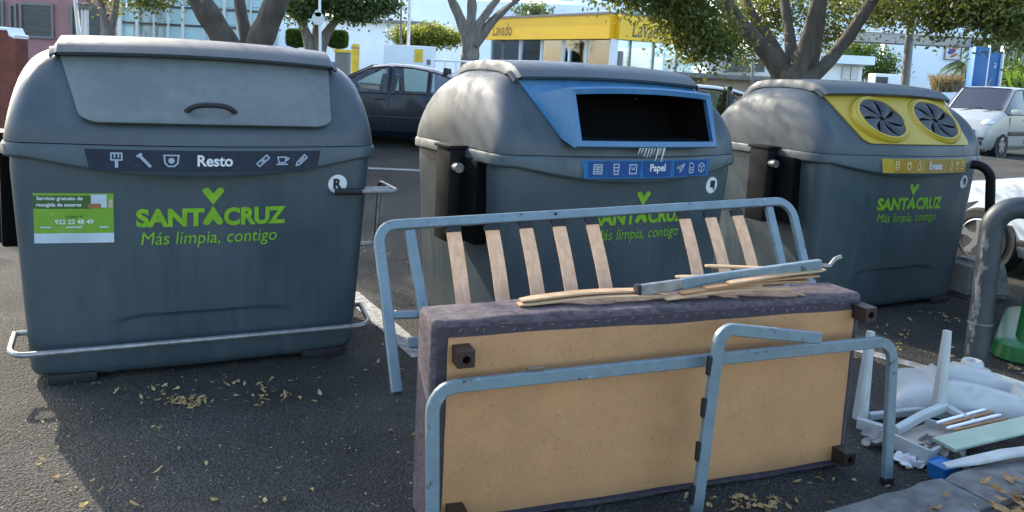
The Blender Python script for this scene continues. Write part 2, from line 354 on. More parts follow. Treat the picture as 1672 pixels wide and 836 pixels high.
# ------------------------------------------------------------------ waste containers
ZR = 1.235
def perim(a, d, r, bow, nf=48):
    out = []; A = a-r
    for i in range(nf+1):
        x = -A+2*A*i/nf; out.append((x, -d-bow*(1-(x/A)**2)))
    for i in range(1, 8): t = math.pi/2*i/8; out.append((A+r*math.sin(t), -d+r-r*math.cos(t)))
    for i in range(9): out.append((a, -d+r+(2*d-2*r)*i/8))
    for i in range(1, 8): t = math.pi/2*i/8; out.append((A+r*math.cos(t), d-r+r*math.sin(t)))
    for i in range(nf+1): x = A-2*A*i/nf; out.append((x, d+bow*(1-(x/A)**2)))
    for i in range(1, 8): t = math.pi/2*i/8; out.append((-A-r*math.sin(t), d-r+r*math.cos(t)))
    for i in range(9): out.append((-a, d-r-(2*d-2*r)*i/8))
    for i in range(1, 8): t = math.pi/2*i/8; out.append((-A-r*math.cos(t), -d+r-r*math.sin(t)))
    return out
def sst(x): x = max(0, min(1, x)); return x*x*(3-2*x)
def bdim(z):                     # half width, half depth, corner radius, bow of the body at height z
    t = min(1, max(0, z/1.1)); q = sst((.09-z)/.09) if z < .09 else 0
    return .808+.060*t-.028*q*q, .585+.055*t-.04*q*q, .10, .05+.015*t
def recess(x, z):                # shallow pressed field low on the front
    k = sst((.43-abs(x))/.018)*sst((.350-.012*(abs(x)/.4)**6*2-z)/.016)
    return .013*k
def yfront(x, z):
    a, d, r, b = bdim(z); return -d-b*(1-(x/(a-r))**2)+recess(x, z)
def make_body():
    mb = MB(); rows = []
    zs = [.035, .045, .06, .08, .11]+[.14+.01*i for i in range(0, 24)]+[.40+.05*i for i in range(17)]
    for z in zs:
        a, d, r, b = bdim(z); row = []
        for x, y in perim(a, d, r, b):
            if y < -.3 and abs(x) < .6: y += recess(x, z)
            # foot notches under the front edge
            row.append((x, y, z))
        rows.append(row)
    mb.grid(rows, closed=True); n = len(rows[0]); mb.f.append(tuple(range(n))[::-1]); return mb
def rim_y(x, z=None): A = .905-.15; return -.675-.115*(1-min(1, abs(x)/A)**2)
def make_rim():
    P = perim(.905, .675, .15, .115); I = perim(.84, .61, .12, .08); rows = [[], [], [], [], [], []]
    for (x, y), (xi, yi) in zip(P, I):
        sag = max(0, 1-(x/.80)**2) if y < -.5 else 0
        zb = 1.165-.085*sag
        rows[0].append((xi, yi, ZR-.005)); rows[1].append((x*.992, y*.992, ZR)); rows[2].append((x, y, ZR-.012))
        rows[3].append((x, y, zb+.012)); rows[4].append((x*.99, y*.99, zb)); rows[5].append((xi*1.0, yi*1.0, zb))
    return MB().grid(rows, closed=True)
_s = np.array([-1, -.993, -.975, -.94, -.56, -.46, -.30, 0]); _h = np.array([0, .10, .175, .235, .865, .945, .985, 1.0])
_sd = np.linspace(-1, 0, 401); _hd = np.interp(_sd, _s, _h)
_k = np.ones(13)/13; _hp = np.convolve(np.pad(_hd, 6, mode='edge'), _k, 'valid'); _hp[0] = 0; _hp[:4] = np.interp(_sd[:4], [-1, _sd[4]], [0, _hp[4]])
def lidp(x, s):
    a = .893; ax = min(abs(x)/a, 1); r = .14; d = .665; A = a-r
    yd = d+.11*(1-(x/A)**2) if abs(x) < A else d-r+math.sqrt(max(0, r*r-(abs(x)-A)**2))
    t = max(0, (ax-.64)/.36); e = max(0, 1-t**5.5)**.46
    q = sst((ax-.74)/.16); hp = float(np.interp(-abs(s), _sd, _hp)); hp = hp*(1-q)+q*math.sqrt(max(0, 1-abs(s)**2.3))*.97
    h = hp*e*(1-.075*ax*ax)*.49
    return Vector((x, s*yd, ZR+.004+h))
def lp(x, s, off=0):
    p = lidp(x, s); e = 2e-3
    n = (lidp(x+e, s)-lidp(x-e, s)).cross(lidp(x, min(.999, s+e))-lidp(x, max(-.999, s-e))).normalized()
    return p+n*off
def lid_mb(hole=None):
    xs = sorted(set([round(.893*math.sin(math.pi/2*i/36), 5) for i in range(-36, 37)]))
    ss = sorted(set(list(np.round(np.sin(np.linspace(-math.pi/2, math.pi/2, 61)), 5))+[-.93, -.5, -.9, -.985]))
    if hole: xs = sorted(set(xs+[hole[0], hole[1]])); 
    V = [[tuple(lidp(x, s)) for x in xs] for s in ss]; mb = MB(); n = len(xs)
    mb.v = [p for r in V for p in r]
    for i in range(len(ss)-1):
        for j in range(n-1):
            if hole and hole[0] <= xs[j] and xs[j+1] <= hole[1] and hole[2] <= ss[i] and ss[i+1] <= hole[3]: continue
            mb.f.append((i*n+j, i*n+j+1, (i+1)*n+j+1, (i+1)*n+j))
    return mb
def patch(x0t, x0b, s0, s1, o1, o0, rb=.06, rtp=.0, nx=28, ns=18, lift=0, xc=0):
    """a slab lying on the lid between s0 (top) and s1 (bottom), half widths x0t/x0b, rounded lower corners"""
    top = []; bot = []
    for i in range(ns+1):
        v = i/ns; v = 1-(1-v)**1.5 if rb else v
        s = s0+(s1-s0)*v; hw = x0t+(x0b-x0t)*v; L = .58*(1-v)
        if rb and L < rb: hw += -rb+math.sqrt(max(0, rb*rb-(rb-L)**2))
        a = []; b = []
        for j in range(nx+1):
            x = xc-hw+2*hw*j/nx; lf = lift*v*v
            x += .034*v; a.append(tuple(lp(x, s, o1+lf))); b.append(tuple(lp(x, s, o0+lf)))
        top.append(a); bot.append(b)
    return MB().slab(top, bot)
def onface(vf, fn, off, sub=0):
    """wrap flat (x,z) artwork on a front surface y=fn(x,z)"""
    v, f = vf; b = bmesh.new(); bv = [b.verts.new((p[0], 0, p[1])) for p in v]
    for q in f:
        try: b.faces.new([bv[i] for i in q])
        except ValueError: pass
    bmesh.ops.triangulate(b, faces=b.faces[:])
    if sub: bmesh.ops.subdivide_edges(b, edges=[e for e in b.edges if e.calc_length() > sub], cuts=3)
    for q in b.verts: q.co.y = fn(q.co.x, q.co.z)-off
    return MB().bm(b)
def rect2(x0, x1, z0, z1, nx=12, nz=2, sk=0):
    v = []; f = []
    for j in range(nz+1):
        for i in range(nx+1):
            z = z0+(z1-z0)*j/nz; k = sk*(j/nz); v.append((x0-k+(x1-x0+2*k)*i/nx, z))
    for j in range(nz):
        for i in range(nx): a = j*(nx+1)+i; f.append((a, a+1, a+nx+2, a+nx+1))
    return v, f
def disc2(cx, cz, r, n=28, rx=1): return [(cx+rx*r*math.cos(2*math.pi*i/n), cz+r*math.sin(2*math.pi*i/n)) for i in range(n)], [tuple(range(n))]
def poly2(pts): return list(pts), [tuple(range(len(pts)))]
def stroke2(pts, wd, closed=False):
    v = []; f = []
    n = len(pts)
    for i in range(n if closed else n-1):
        a = Vector(pts[i]); b = Vector(pts[(i+1) % n]); d = (b-a).normalized(); q = Vector((-d.y, d.x))*wd/2; d = d*wd*.3
        o = len(v); v += [tuple(a-d+q), tuple(a-d-q), tuple(b+d-q), tuple(b+d+q)]; f.append((o, o+1, o+2, o+3))
    return v, f
def join2(*l):
    v = []; f = []
    for a, b in l:
        o = len(v); v += a; f += [tuple(i+o for i in q) for q in b]
    return v, f
def heart(cx, cz, wd, ht, flip=False):
    pts = []
    for i in range(40):
        t = 2*math.pi*i/40
        x = 16*math.sin(t)**3; z = 13*math.cos(t)-5*math.cos(2*t)-2*math.cos(3*t)-math.cos(4*t)
        pts.append((x/32*wd, (z+2.5)/29*ht*(-1 if flip else 1)))
    return [(cx+x, cz+z) for x, z in pts], [tuple(range(40))]
def vlobe(cx, cz, wd, ht, inv=False):
    """two rounded bars meeting in a point: the emblem's heart, or upside down its letter A"""
    q = wd*.30; pts = []
    for sx in (-1, 1):
        ax, az = sx*(wd/2-q*.62), ht/2-q*.62
        seg = []
        for i in range(9):
            t = math.pi*(i/8); seg.append((ax+q*.62*math.cos(t)*1.0, az+q*.62*math.sin(t)))
        pts.append(seg if sx > 0 else seg)
    right = pts[1]; left = pts[0]
    lst = [(0, -ht/2)]+[(wd/2, ht/2-q*.62)]+right[1:-1]+[(0, ht/2-q*1.0)]+left[1:-1]+[(-wd/2, ht/2-q*.62)]
    s = -1 if inv else 1
    return [(cx+x, cz+s*z) for x, z in lst], [tuple(range(len(lst)))]
def logo(parent, cx=.02, k=1.0):
    z0 = .862
    parts = []
    parts.append(fit2d(text2d('SANT', 1, .045), cx-.187, z0-.002, .315, .098))
    parts.append(fit2d(text2d('CRUZ', 1, .045), cx+.220, z0-.002, .312, .098))
    parts.append(vlobe(cx+.012, z0+.006, .098, .104, inv=True))
    parts.append(vlobe(cx+.012, z0+.108, .105, .092))
    parts.append(fit2d(text2d('Más limpia, contigo', 1, 0, shear=.12), cx+.005, .742, .655, .088))
    onface(join2(*parts), yfront, .0035, sub=.12).build('logo_lettering', 'lime', parent, smooth=0)
def icon(kind, cx, cz, s):
    h = s/2; wd = s*.11
    if kind == 'brush': return join2(stroke2([(cx-h*.7, cz), (cx+h*.7, cz), (cx+h*.7, cz+h), (cx-h*.7, cz+h)], wd, True), stroke2([(cx-h*.25, cz+h), (cx-h*.25, cz+h*.4)], wd), stroke2([(cx+h*.25, cz+h), (cx+h*.25, cz+h*.4)], wd), stroke2([(cx, cz), (cx, cz-h)], wd*2))
    if kind == 'tooth': return join2(stroke2([(cx-h*.7, cz+h*.8), (cx+h*.8, cz-h*.9)], wd*1.9), stroke2([(cx-h*.9, cz+h*.6), (cx-h*.4, cz+h*.95)], wd*1.6))
    if kind == 'nappy': return join2(stroke2([(cx-h, cz+h*.8), (cx+h, cz+h*.8), (cx+h*.85, cz-h*.4), (cx+h*.4, cz-h*.85), (cx-h*.4, cz-h*.85), (cx-h*.85, cz-h*.4)], wd, True), disc2(cx, cz, h*.45, 10))
    if kind == 'plaster': return join2(stroke2([(cx-h*.5, cz-h*.9), (cx+h*.95, cz+h*.45), (cx+h*.5, cz+h*.9), (cx-h*.95, cz-h*.45)], wd, True), disc2(cx, cz, h*.28, 8), disc2(cx-h*.35, cz-h*.35, h*.1, 6), disc2(cx+h*.35, cz+h*.35, h*.1, 6))
    if kind == 'cup': return join2(stroke2([(cx-h*.8, cz+h*.55), (cx+h*.5, cz+h*.55), (cx+h*.3, cz-h*.35), (cx-h*.6, cz-h*.35)], wd, True), stroke2([(cx+h*.5, cz+h*.4), (cx+h*.95, cz+h*.35), (cx+h*.5, cz-h*.05)], wd), stroke2([(cx-h*.95, cz-h*.6), (cx+h*.7, cz-h*.6)], wd))
    if kind == 'pencil': return join2(stroke2([(cx-h*.85, cz-h*.85), (cx-h*.65, cz-h*.25), (cx+h*.45, cz+h*.9), (cx+h*.9, cz+h*.45), (cx-h*.25, cz-h*.65)], wd, True), stroke2([(cx-h*.3, cz-h*.3), (cx+h*.4, cz+h*.4)], wd))
    if kind == 'news': return join2(stroke2([(cx-h*.8, cz-h*.8), (cx+h*.8, cz-h*.8), (cx+h*.8, cz+h*.8), (cx-h*.8, cz+h*.8)], wd, True), *[stroke2([(cx-h*.6, cz+h*q), (cx+h*.6, cz+h*q)], wd) for q in (.4, 0, -.4)], stroke2([(cx, cz+h*.5), (cx, cz-h*.6)], wd))
    if kind == 'carton': return join2(stroke2([(cx-h*.55, cz+h*.9), (cx+h*.55, cz+h*.9), (cx+h*.4, cz-h*.9), (cx-h*.4, cz-h*.9)], wd, True), stroke2([(cx-h*.5, cz+h*.3), (cx+h*.5, cz+h*.3)], wd), stroke2([(cx-h*.45, cz-h*.3), (cx+h*.45, cz-h*.3)], wd))
    if kind == 'bag': return join2(stroke2([(cx-h*.75, cz-h*.8), (cx+h*.75, cz-h*.8), (cx+h*.75, cz+h*.8), (cx-h*.75, cz+h*.8)], wd, True), stroke2([(cx-h*.35, cz+h*.4), (cx-h*.2, cz-h*.05), (cx+h*.2, cz-h*.05), (cx+h*.35, cz+h*.4)], wd))
    if kind == 'plane': return join2(stroke2([(cx-h, cz+h*.1), (cx+h, cz+h*.8), (cx+h*.2, cz-h*.6), (cx-h*.1, cz-h*.1)], wd, True), stroke2([(cx-h*.1, cz-h*.1), (cx+h*.9, cz+h*.7)], wd), stroke2([(cx-h*.1, cz-h*.1), (cx-h*.2, cz-h*.8)], wd))
    if kind == 'doc': return join2(stroke2([(cx-h*.6, cz-h*.9), (cx+h*.6, cz-h*.9), (cx+h*.6, cz+h*.4), (cx+h*.15, cz+h*.9), (cx-h*.6, cz+h*.9)], wd, True), stroke2([(cx-h*.35, cz), (cx+h*.35, cz)], wd), stroke2([(cx-h*.35, cz-h*.4), (cx+h*.35, cz-h*.4)], wd))
    if kind == 'box': return join2(stroke2([(cx-h*.85, cz+h*.45), (cx, cz+h*.85), (cx+h*.85, cz+h*.45), (cx+h*.85, cz-h*.5), (cx, cz-h*.9), (cx-h*.85, cz-h*.5)], wd, True), stroke2([(cx-h*.85, cz+h*.45), (cx, cz+h*.05), (cx+h*.85, cz+h*.45)], wd), stroke2([(cx, cz+h*.05), (cx, cz-h*.9)], wd))
    if kind == 'can': return join2(stroke2([(cx-h*.5, cz-h*.8), (cx+h*.5, cz-h*.8), (cx+h*.5, cz+h*.7), (cx-h*.5, cz+h*.7)], wd, True), stroke2([(cx-h*.5, cz+h*.35), (cx+h*.5, cz+h*.35)], wd))
    if kind == 'bottle': return stroke2([(cx-h*.4, cz-h*.9), (cx+h*.4, cz-h*.9), (cx+h*.4, cz+h*.2), (cx+h*.15, cz+h*.55), (cx+h*.15, cz+h*.9), (cx-h*.15, cz+h*.9), (cx-h*.15, cz+h*.55), (cx-h*.4, cz+h*.2)], wd, True)
def rimsticker(parent, x0, x1, base, word, inks, icons_l, icons_r, cells=None, wordw=.17, wordx=None, sk=.02):
    o = onface(rect2(x0, x1, 1.112, 1.218, 40, 2, sk), rim_y, .003).build('sorting_sticker', base, parent)
    wx = (x0+x1)/2 if wordx is None else wordx
    if cells:
        L = []
        n = len(icons_l); 
        for i, (cx, wd) in enumerate(cells): L.append(rect2(cx-wd, cx+wd, 1.118, 1.212, 10, 1, .006))
        onface(join2(*L), rim_y, .005).build('sticker_panels', inks[1], o)
    L = [fit2d(text2d(word, 1, .026), wx, 1.167, wordw, .058)]
    onface(join2(*L), rim_y, .008, sub=.06).build('sticker_word', inks[0], o, smooth=0)
    for k, x in icons_l+icons_r: onface(icon(k, x, 1.167, .066), rim_y, .008).build('sticker_icon', inks[2], o, smooth=0)
    return o
def round_sticker(parent, x, z, r, draw):
    o = onface(disc2(x, z, r), yfront, .003).build('round_sticker', 'white_pr', parent, smooth=0)
    onface(draw, yfront, .006).build('sticker_mark', 'black_pr', o, smooth=0)
body_me = make_body(); rim_me = make_rim()
def container(label, x, y, ang, hole=None):
    root = empty('waste_container', (x, y, 0), label, 'waste container', R(ang), 'grey street waste containers in a row'); root.scale = (1.02, 1, 1)
    b = body_me.build('body', 'bin', root); rim_me.build('rim', 'bin', root)
    for sx in (-.62, .62):
        MB().box((sx, -.56, .026), (.22, .12, .05), bev=.01).build('foot', 'rubber', root)
        MB().box((sx, .52, .026), (.22, .12, .05), bev=.01).build('foot', 'rubber', root)
    lid = lid_mb(hole).build('lid', 'lid', root, smooth=50)
    # raised hood over the crown of the lid
    top = []; bot = []
    for i in range(33):
        s = -.575+i*(.575+.93)/32; a = []; b2 = []
        hw = .70
        for j in range(41):
            u = -1+2*j/40; x_ = hw*(u if abs(u) < .99 else u); ed = sst((1-abs(u))/.05); fr = 1
            a.append(tuple(lp(x_, s, .016+.046*ed*fr))); b2.append(tuple(lp(x_, s, .040 if i < 3 else .004)))
        top.append(a); bot.append(b2)
    MB().slab(top, bot).build('lid_hood', 'lid', lid, smooth=50)
    # black lifting posts on both ends with steel pins
    a = MB().box((-.935, -.12, .945), (.13, .20, .57), bev=.012).build('lifting_post', 'black', root)
    MB().box((-.935, -.12, 1.238), (.15, .23, .022), bev=.006).build('post_cap', 'black', a)
    MB().box((-.885, -.30, .93), (.09, .26, .50), bev=.02).build('post_gap_shade', 'void', a)  # near-black block standing in for the shadow between post and body
    MB().cyl((-.965, -.21, 1.12), (-.965, -.28, 1.12), .030).build('pin', 'steel', a)
    return root, lid
# --- the mixed waste container
c1, lid1 = container('grey waste container with a hinged flap, navy Resto strip and green poster', -1.88, 4.60, 25.2)
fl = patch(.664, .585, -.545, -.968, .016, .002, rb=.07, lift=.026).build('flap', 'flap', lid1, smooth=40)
hs = [lp(.02+.115*u, -.90+.012*(1-u*u), .030+.042*(1-abs(u)**4)) for u in [-1+2*i/16 for i in range(17)]]
MB().sweep(hs, sq(.026, .022, .006)).build('handle', 'rubber', fl)
rimsticker(c1, -.52, .545, 'navy', 'Resto', ('white_pr', None, 'pale_pr'), [('brush', -.405), ('tooth', -.285), ('nappy', -.165)], [('plaster', .265), ('cup', .365), ('pencil', .462)], wordw=.165, wordx=.035, sk=.022)
logo(c1)
round_sticker(c1, .676, 1.022, .053, fit2d(text2d('R', 1, .05), .676, 1.024, .048, .058))
px0, px1 = -.766, -.423
po = onface(rect2(px0, px1, .738, .990, 10, 6), yfront, .003).build('poster', 'post_green', c1)
onface(rect2(px0, px1, .738, .788, 10, 1), yfront, .0045).build('poster_footer', 'post_pale', po)
onface(rect2(px0, px0+.245, .912, .978, 8, 1), yfront, .0045).build('poster_banner', 'post_dark', po)
onface(rect2(px1-.098, px1-.03, .918, .984, 4, 1), yfront, .0045).build('poster_picture', 'post_pale', po)
onface(rect2(px1-.112, px1-.055, .914, .938, 3, 1), yfront, .0056).build('poster_sofa', 'post_brown', po); onface(rect2(px1-.022, px1-.004, .916, .958, 2, 1), yfront, .0056).build('poster_cabinet', 'post_beige', po)
ptx = [fit2d(text2d('Servicio gratuito de', 1, .02), px0+.112, .962, .195, .024), fit2d(text2d('recogida de enseres', 1, .02), px0+.108, .930, .19, .024), fit2d(text2d('922 22 48 49', 1, .02), (px0+px1)/2, .846, .165, .024)]
for q_ in ptx: onface(q_, yfront, .006).build('poster_lettering', 'white_pr', po, smooth=0)
for q0_ in ((px0+.05, .072), (px0+.17, .10), (px0+.30, .06)): onface(rect2(q0_[0]-q0_[1]/3, q0_[0]+q0_[1]/3, .815, .822, 2, 1), yfront, .005).build('poster_rule', 'post_pale', po)
ptx = [fit2d(text2d('Llame al', 1, .0), (px0+px1)/2, .874, .07, .017)]
onface(join2(*ptx), yfront, .006).build('poster_small_print', 'post_dark', po, smooth=0)
# steel foot bar round the front, and the side handle
fb = [(-.80, -.05, .26), (-.93, -.10, .265), (-.955, -.50, .265), (-.955, -.66, .235)]
pts = [Vector((-.80, -.50, .25)), Vector((-.875, -.50, .25))]+arc((-.875, -.50, .25), (-.875, -.715, .205), (0, -.715, .20), .07)+arc((0, -.715, .20), (.87, -.715, .205), (.87, -.40, .25), .08)+[Vector((.87, -.45, .25)), Vector((.79, -.45, .25))]
MB().tube(pts, .0145, 10).build('foot_bar', 'steel', c1)
hb = [Vector((.74, -.70, .985)), Vector((.93, -.71, .985))]+arc((.93, -.71, .985), (1.0, -.71, .985), (1.0, -.30, .99), .035)+arc((1.0, -.5, .985), (1.0, -.33, .985), (.99, -.34, .60), .04)+arc((.99, -.34, .7), (.98, -.34, .60), (.84, -.34, .60), .05)+[Vector((.83, -.34, .60))]
h1 = MB().tube(hb, .014, 10).build('side_handle', 'steel', c1)
MB().tube([(.655, -.70, .985), (.66, -.70, .985), (.80, -.705, .985)], .019, 12).build('grip', 'rubber', h1)
MB().cyl((.84, -.60, .985), (1.0, -.60, .985), .012).build('handle_bracket', 'steel', h1)

# --- the paper container
c2, lid2 = container('grey waste container with a blue letterbox mouth and a blue strip reading Papel', .40, 5.27, 30, hole=(-.47, .47, -.985, -.58))
pn = patch(.672, .575, -.545, -.975, .016, .003, rb=.06, nx=56, ns=30)
# leave the mouth open in the panel
cent = lambda f: sum((Vector(pn.v[i]) for i in f), Vector())/len(f)
pn.f = [f for f in pn.f if not (abs(cent(f).x-.0) < .485 and lidp(0, -.972).z < cent(f).z < lidp(0, -.66).z)]
bp = pn.build('mouth_panel', 'blue_pl', lid2, smooth=40)
mw, my0, my1, mz0, mz1, xc = .485, -.815, -.735, 1.335, 1.590, -.005
def mrow(off, d):        # outline of the mouth frame, off = outwards, d = back
    return [(xc-mw-off, my0+d-.01, mz0-off), (xc+mw+off, my0+d-.01, mz0-off), (xc+mw+off, my1+d, mz1+off), (xc-mw-off, my1+d, mz1+off)]
def fine(row, n=12):
    out = []
    for a, b in zip(row, row[1:]+row[:1]):
        for i in range(n): out.append(tuple(Vector(a).lerp(Vector(b), i/n)))
    return out
def archy(row):
    return [(x, y-.03*(1-((x-xc)/mw)**2) if abs(x-xc) <= mw else y, z+(.018*(1-((x-xc)/mw)**2) if z > 1.5 else 0)) for x, y, z in row]
outer = [tuple(lp(xc-.545, -.962, .012)), tuple(lp(xc+.57, -.962, .012)), tuple(lp(xc+.60, -.66, .012)), tuple(lp(xc-.60, -.66, .012))]
fr = MB().grid([archy(fine(r)) if k else fine(r) for k, r in enumerate([outer, mrow(.040, .012), mrow(.030, -.004), mrow(.0, 0), mrow(.0, .05)])], closed=True)
fr.build('mouth_frame', 'blue_pl', bp, smooth=28)
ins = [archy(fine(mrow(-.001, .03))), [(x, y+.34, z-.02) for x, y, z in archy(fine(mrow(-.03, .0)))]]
it = MB().grid(ins, closed=True); k = len(ins[0]); it.f.append(tuple(range(k, 2*k))); it.build('dark_mouth', 'void', bp, smooth=0)  # black liner carries the darkness of the unlit mouth in its colour
spl = []
for i in range(9):
    x = xc-.09+.022*i; wdt = .006+.004*random.random(); ln = .02+.055*random.random()
    spl.append(poly2([(x-wdt, mz0-.03), (x+wdt, mz0-.03), (x+wdt*.3, mz0-.05-ln), (x-wdt*.4, mz0-.05-ln)]))
spl.append(rect2(xc-.10, xc+.09, mz0-.036, mz0-.008, 4, 1))
onface(join2(*spl), lambda x, z: (my0-.032 if z > mz0-.06 else -.823), .002).build('paint_splash', 'white_pr', bp, smooth=0)
cells = [(-.335+.02*0, .055), (-.215, .052), (-.10, .055), (.085, .105), (.275, .045), (.372, .042), (.468, .05)]
rimsticker(c2, -.415, .545, 'bluepr', 'Papel', ('white_pr', 'bluepr2', 'pale_pr'), [('news', -.335), ('carton', -.215), ('bag', -.10)], [('plane', .275), ('doc', .372), ('box', .468)], cells=cells, wordw=.12, wordx=.085)
logo(c2, cx=.06)
round_sticker(c2, .66, 1.035, .055, poly2([(.645, 1.065), (.69, 1.065), (.69, .995), (.672, 1.02), (.645, 1.02)]))
# --- the packaging container
c3, lid3 = container('grey waste container with two round openings in a yellow panel', 2.775, 6.55, 25.5)
ypm = patch(.672, .575, -.545, -.975, .016, .003, rb=.055, nx=64, ns=36)
RC = [lp(cx_, -.775, .016) for cx_ in (-.29, .295)]
ypm.f = [f for f in ypm.f if min((sum((Vector(ypm.v[i]) for i in f), Vector())/len(f)-c_).length for c_ in RC) > .19]
yp = ypm.build('opening_panel', 'yel_pl', lid3, smooth=40)
for cx_ in (-.29, .295):
    sc_ = -.775; e = .004
    P0 = lp(cx_, sc_, .020); T1 = Vector((1, 0, 0)); T2 = (lidp(cx_, sc_+.15)-lidp(cx_, sc_-.15)).normalized(); N = T1.cross(T2)
    rows = []
    for rr, oo in ((.250, -.03), (.247, .006), (.238, .016), (.226, .012), (.220, .024), (.206, .026), (.200, .016), (.198, -.004)):
        rows.append([tuple(P0+T1*(rr*1.04*math.cos(2*math.pi*i/48))+T2*(rr*.90*math.sin(2*math.pi*i/48))+N*oo) for i in range(48)])
    rg = MB().grid(rows, closed=True).build('opening_ring', 'yel_pl', yp, smooth=50)
    n = 24; MB().add([tuple(P0+T1*(.208*math.cos(2*math.pi*i/n))+T2*(.180*math.sin(2*math.pi*i/n))+N*.002) for i in range(n)], [tuple(range(n))]).build('black_hollow_disc', 'void', rg, smooth=0)  # black disc drawn as an unlit hollow, the lid behind is closed
    pet = MB()
    for k in range(7):
        a0 = 2*math.pi*k/7+.2; cpt = P0+N*.008
        rowsA = []
        for j in range(9):
            q = j/8; rr = .022+(.200-.022)*q; sw = .35*q*q
            g0 = .03+.30*math.sin(math.pi*min(1, q*1.02))**1.2*(1-q*.5); 
            row = []
            for i in range(7):
                th = a0+sw+g0*.75+(2*math.pi/7-g0*1.05)*i/6
                row.append(tuple(cpt+T1*(rr*1.04*math.cos(th))+T2*(rr*.90*math.sin(th))+N*(.010*q-.006+.010*math.sin(math.pi*i/6))))
            rowsA.append(row)
        pet.grid(rowsA)
    pet.build('rubber_petals', 'petal', rg, smooth=60)
cells = [(-.22, .075), (-.085, .05), (.13, .13), (.33, .045), (.425, .04), (.51, .035)]
rimsticker(c3, -.40, .545, 'yelpr', 'Envases', ('white_pr', 'yelpr2', 'cream_pr'), [('carton', -.28), ('can', -.17), ('bottle', -.065)], [('bottle', .315), ('can', .40), ('bag', .485)], cells=cells, wordw=.15, wordx=.12)
logo(c3, cx=.02)
round_sticker(c3, .665, 1.02, .055, poly2([(.65, 1.05), (.69, 1.05), (.69, .995), (.665, .995), (.66, 1.02), (.65, 1.02)]))

# ------------------------------------------------------------------ ground
def ground():
    xs = np.concatenate([np.arange(-60, -12, 4), np.arange(-12, 16, .7), np.arange(16, 90, 4)]); ys = np.concatenate([np.arange(-8, 4, 1), np.arange(4, 30, .7), np.arange(30, 140, 6)])
    return MB().grid([[(float(x), float(y), gz(x, y)) for x in xs] for y in ys])
tag(ground().build('asphalt_ground', 'asphalt', smooth=60), kind='structure')
def strip(name, pts, wd, mt, dz=.004):
    rows = [[], []]
    P = [Vector(p) for p in pts]; n = 24
    for i in range(n+1):
        p = P[0].lerp(P[1], i/n); d = (P[1]-P[0]).normalized(); q = Vector((-d.y, d.x, 0))*wd/2
        for k, s in ((0, 1), (1, -1)): a = p+q*s; rows[k].append((a.x, a.y, gz(a.x, a.y)+dz))
    return tag(MB().grid(rows).build(name, mt), kind='structure')
strip('road_marking', (atz(570, 478), atz(690, 582)), .14, 'roadpaint')
strip('road_marking', (atz(1330, 552), atz(1512, 602)), .11, 'roadpaint')
strip('road_marking', ((-3.4, 11.0, 0), (-.6, 11.25, 0)), .13, 'roadpaint')
# kerb and the strip behind it
kd = Vector((.887, .461, 0)); kq = Vector((.461, -.887, 0)); k0 = Vector((1.185, 2.70, 0))
def kerb():
    mb = MB(); s = -2.2
    while s < 7:
        L = .98 if s > 1.2 or s < .2 else .62
        rows = []
        n = 14
        for i in range(n+1):
            t = s+.008+(L-.016)*i/n; e = .012 if i in (0, n) else 0
            jig = lambda a: a*(random.random()-.5)
            ch = .02+(.015*random.random())
            rough = .012 if .35 < t < .75 else .003
            sec = [(-.0, -.02), (-.0+jig(.004), .07), (.004+jig(rough), .10-e+jig(rough*.3)), (.014+jig(rough), .118-e+jig(rough*.5)), (.10, .122-e+jig(rough)), (.20, .121-e+jig(rough)), (.225+jig(rough), .112-e), (.23, -.02)]
            rows.append([tuple(k0+kd*t+kq*a+Vector((0, 0, b))) for a, b in sec])
        mb.grid(rows); k = len(rows[0]); o = len(mb.v)-len(rows)*k
        mb.f += [tuple(range(o, o+k)), tuple(range(o+(len(rows)-1)*k, o+len(rows)*k))[::-1]]
        s += L
    return mb
tag(kerb().build('kerb', 'concrete', smooth=30), kind='structure')
M['soil'] = mat('dusty_soil', (.085, .075, .062), .95, c2=(.035, .032, .028), scale=9, detail=9, bump=.8, bscale=45)
rows = []
for i in range(60):
    a = k0+kd*(-3+.18*i); rows.append([tuple(a+kq*(.225+.09*j)+Vector((0, 0, .098+.014*math.sin(i*1.7+j*2.1)*math.cos(j+i*.6)))) for j in range(18)])
tag(MB().grid(rows).build('soil_strip', 'soil', smooth=60), kind='structure')
def rock(name, label, c, sx, sy, sz, mt, seed, rot=0):
    b = bmesh.new(); bmesh.ops.create_icosphere(b, subdivisions=4, radius=1); rr = random.Random(seed); ph = [rr.uniform(0, 6) for _ in range(9)]
    for v in b.verts:
        d = v.co.copy(); k = 1+.10*math.sin(3*d.x+ph[0])*math.sin(4*d.y+ph[1])+.06*math.sin(7*d.z+ph[2]+3*d.x)+.04*math.sin(11*d.x+ph[3])*math.sin(9*d.y+ph[4])+.02*math.sin(23*d.y+ph[5])*math.sin(21*d.x+ph[6])
        q = max(abs(d.x), abs(d.y), abs(d.z)); k *= .75+.25/q*.9
        v.co = Vector((d.x*sx*k, d.y*sy*k, max(-.4, d.z)*sz*k))
    bmesh.ops.rotate(b, matrix=Matrix.Rotation(rot, 3, 'Z'), verts=b.verts)
    o = MB().bm(b).build(name, mt, smooth=60); o.location = c; return tag(o, label, 'stone')
rock('rough_stone', 'smooth grey lump of stone lying against the kerb at the bottom edge', k0+kd*.02+kq*.21+Vector((0, 0, .118)), .17, .07, .024, 'concrete', 3, .45)
rock('rough_stone', 'crumbled grey stone chunk between the kerb and the dry leaves', k0+kd*.52+kq*.20+Vector((0, 0, .115)), .11, .07, .022, 'concrete', 5, .5)

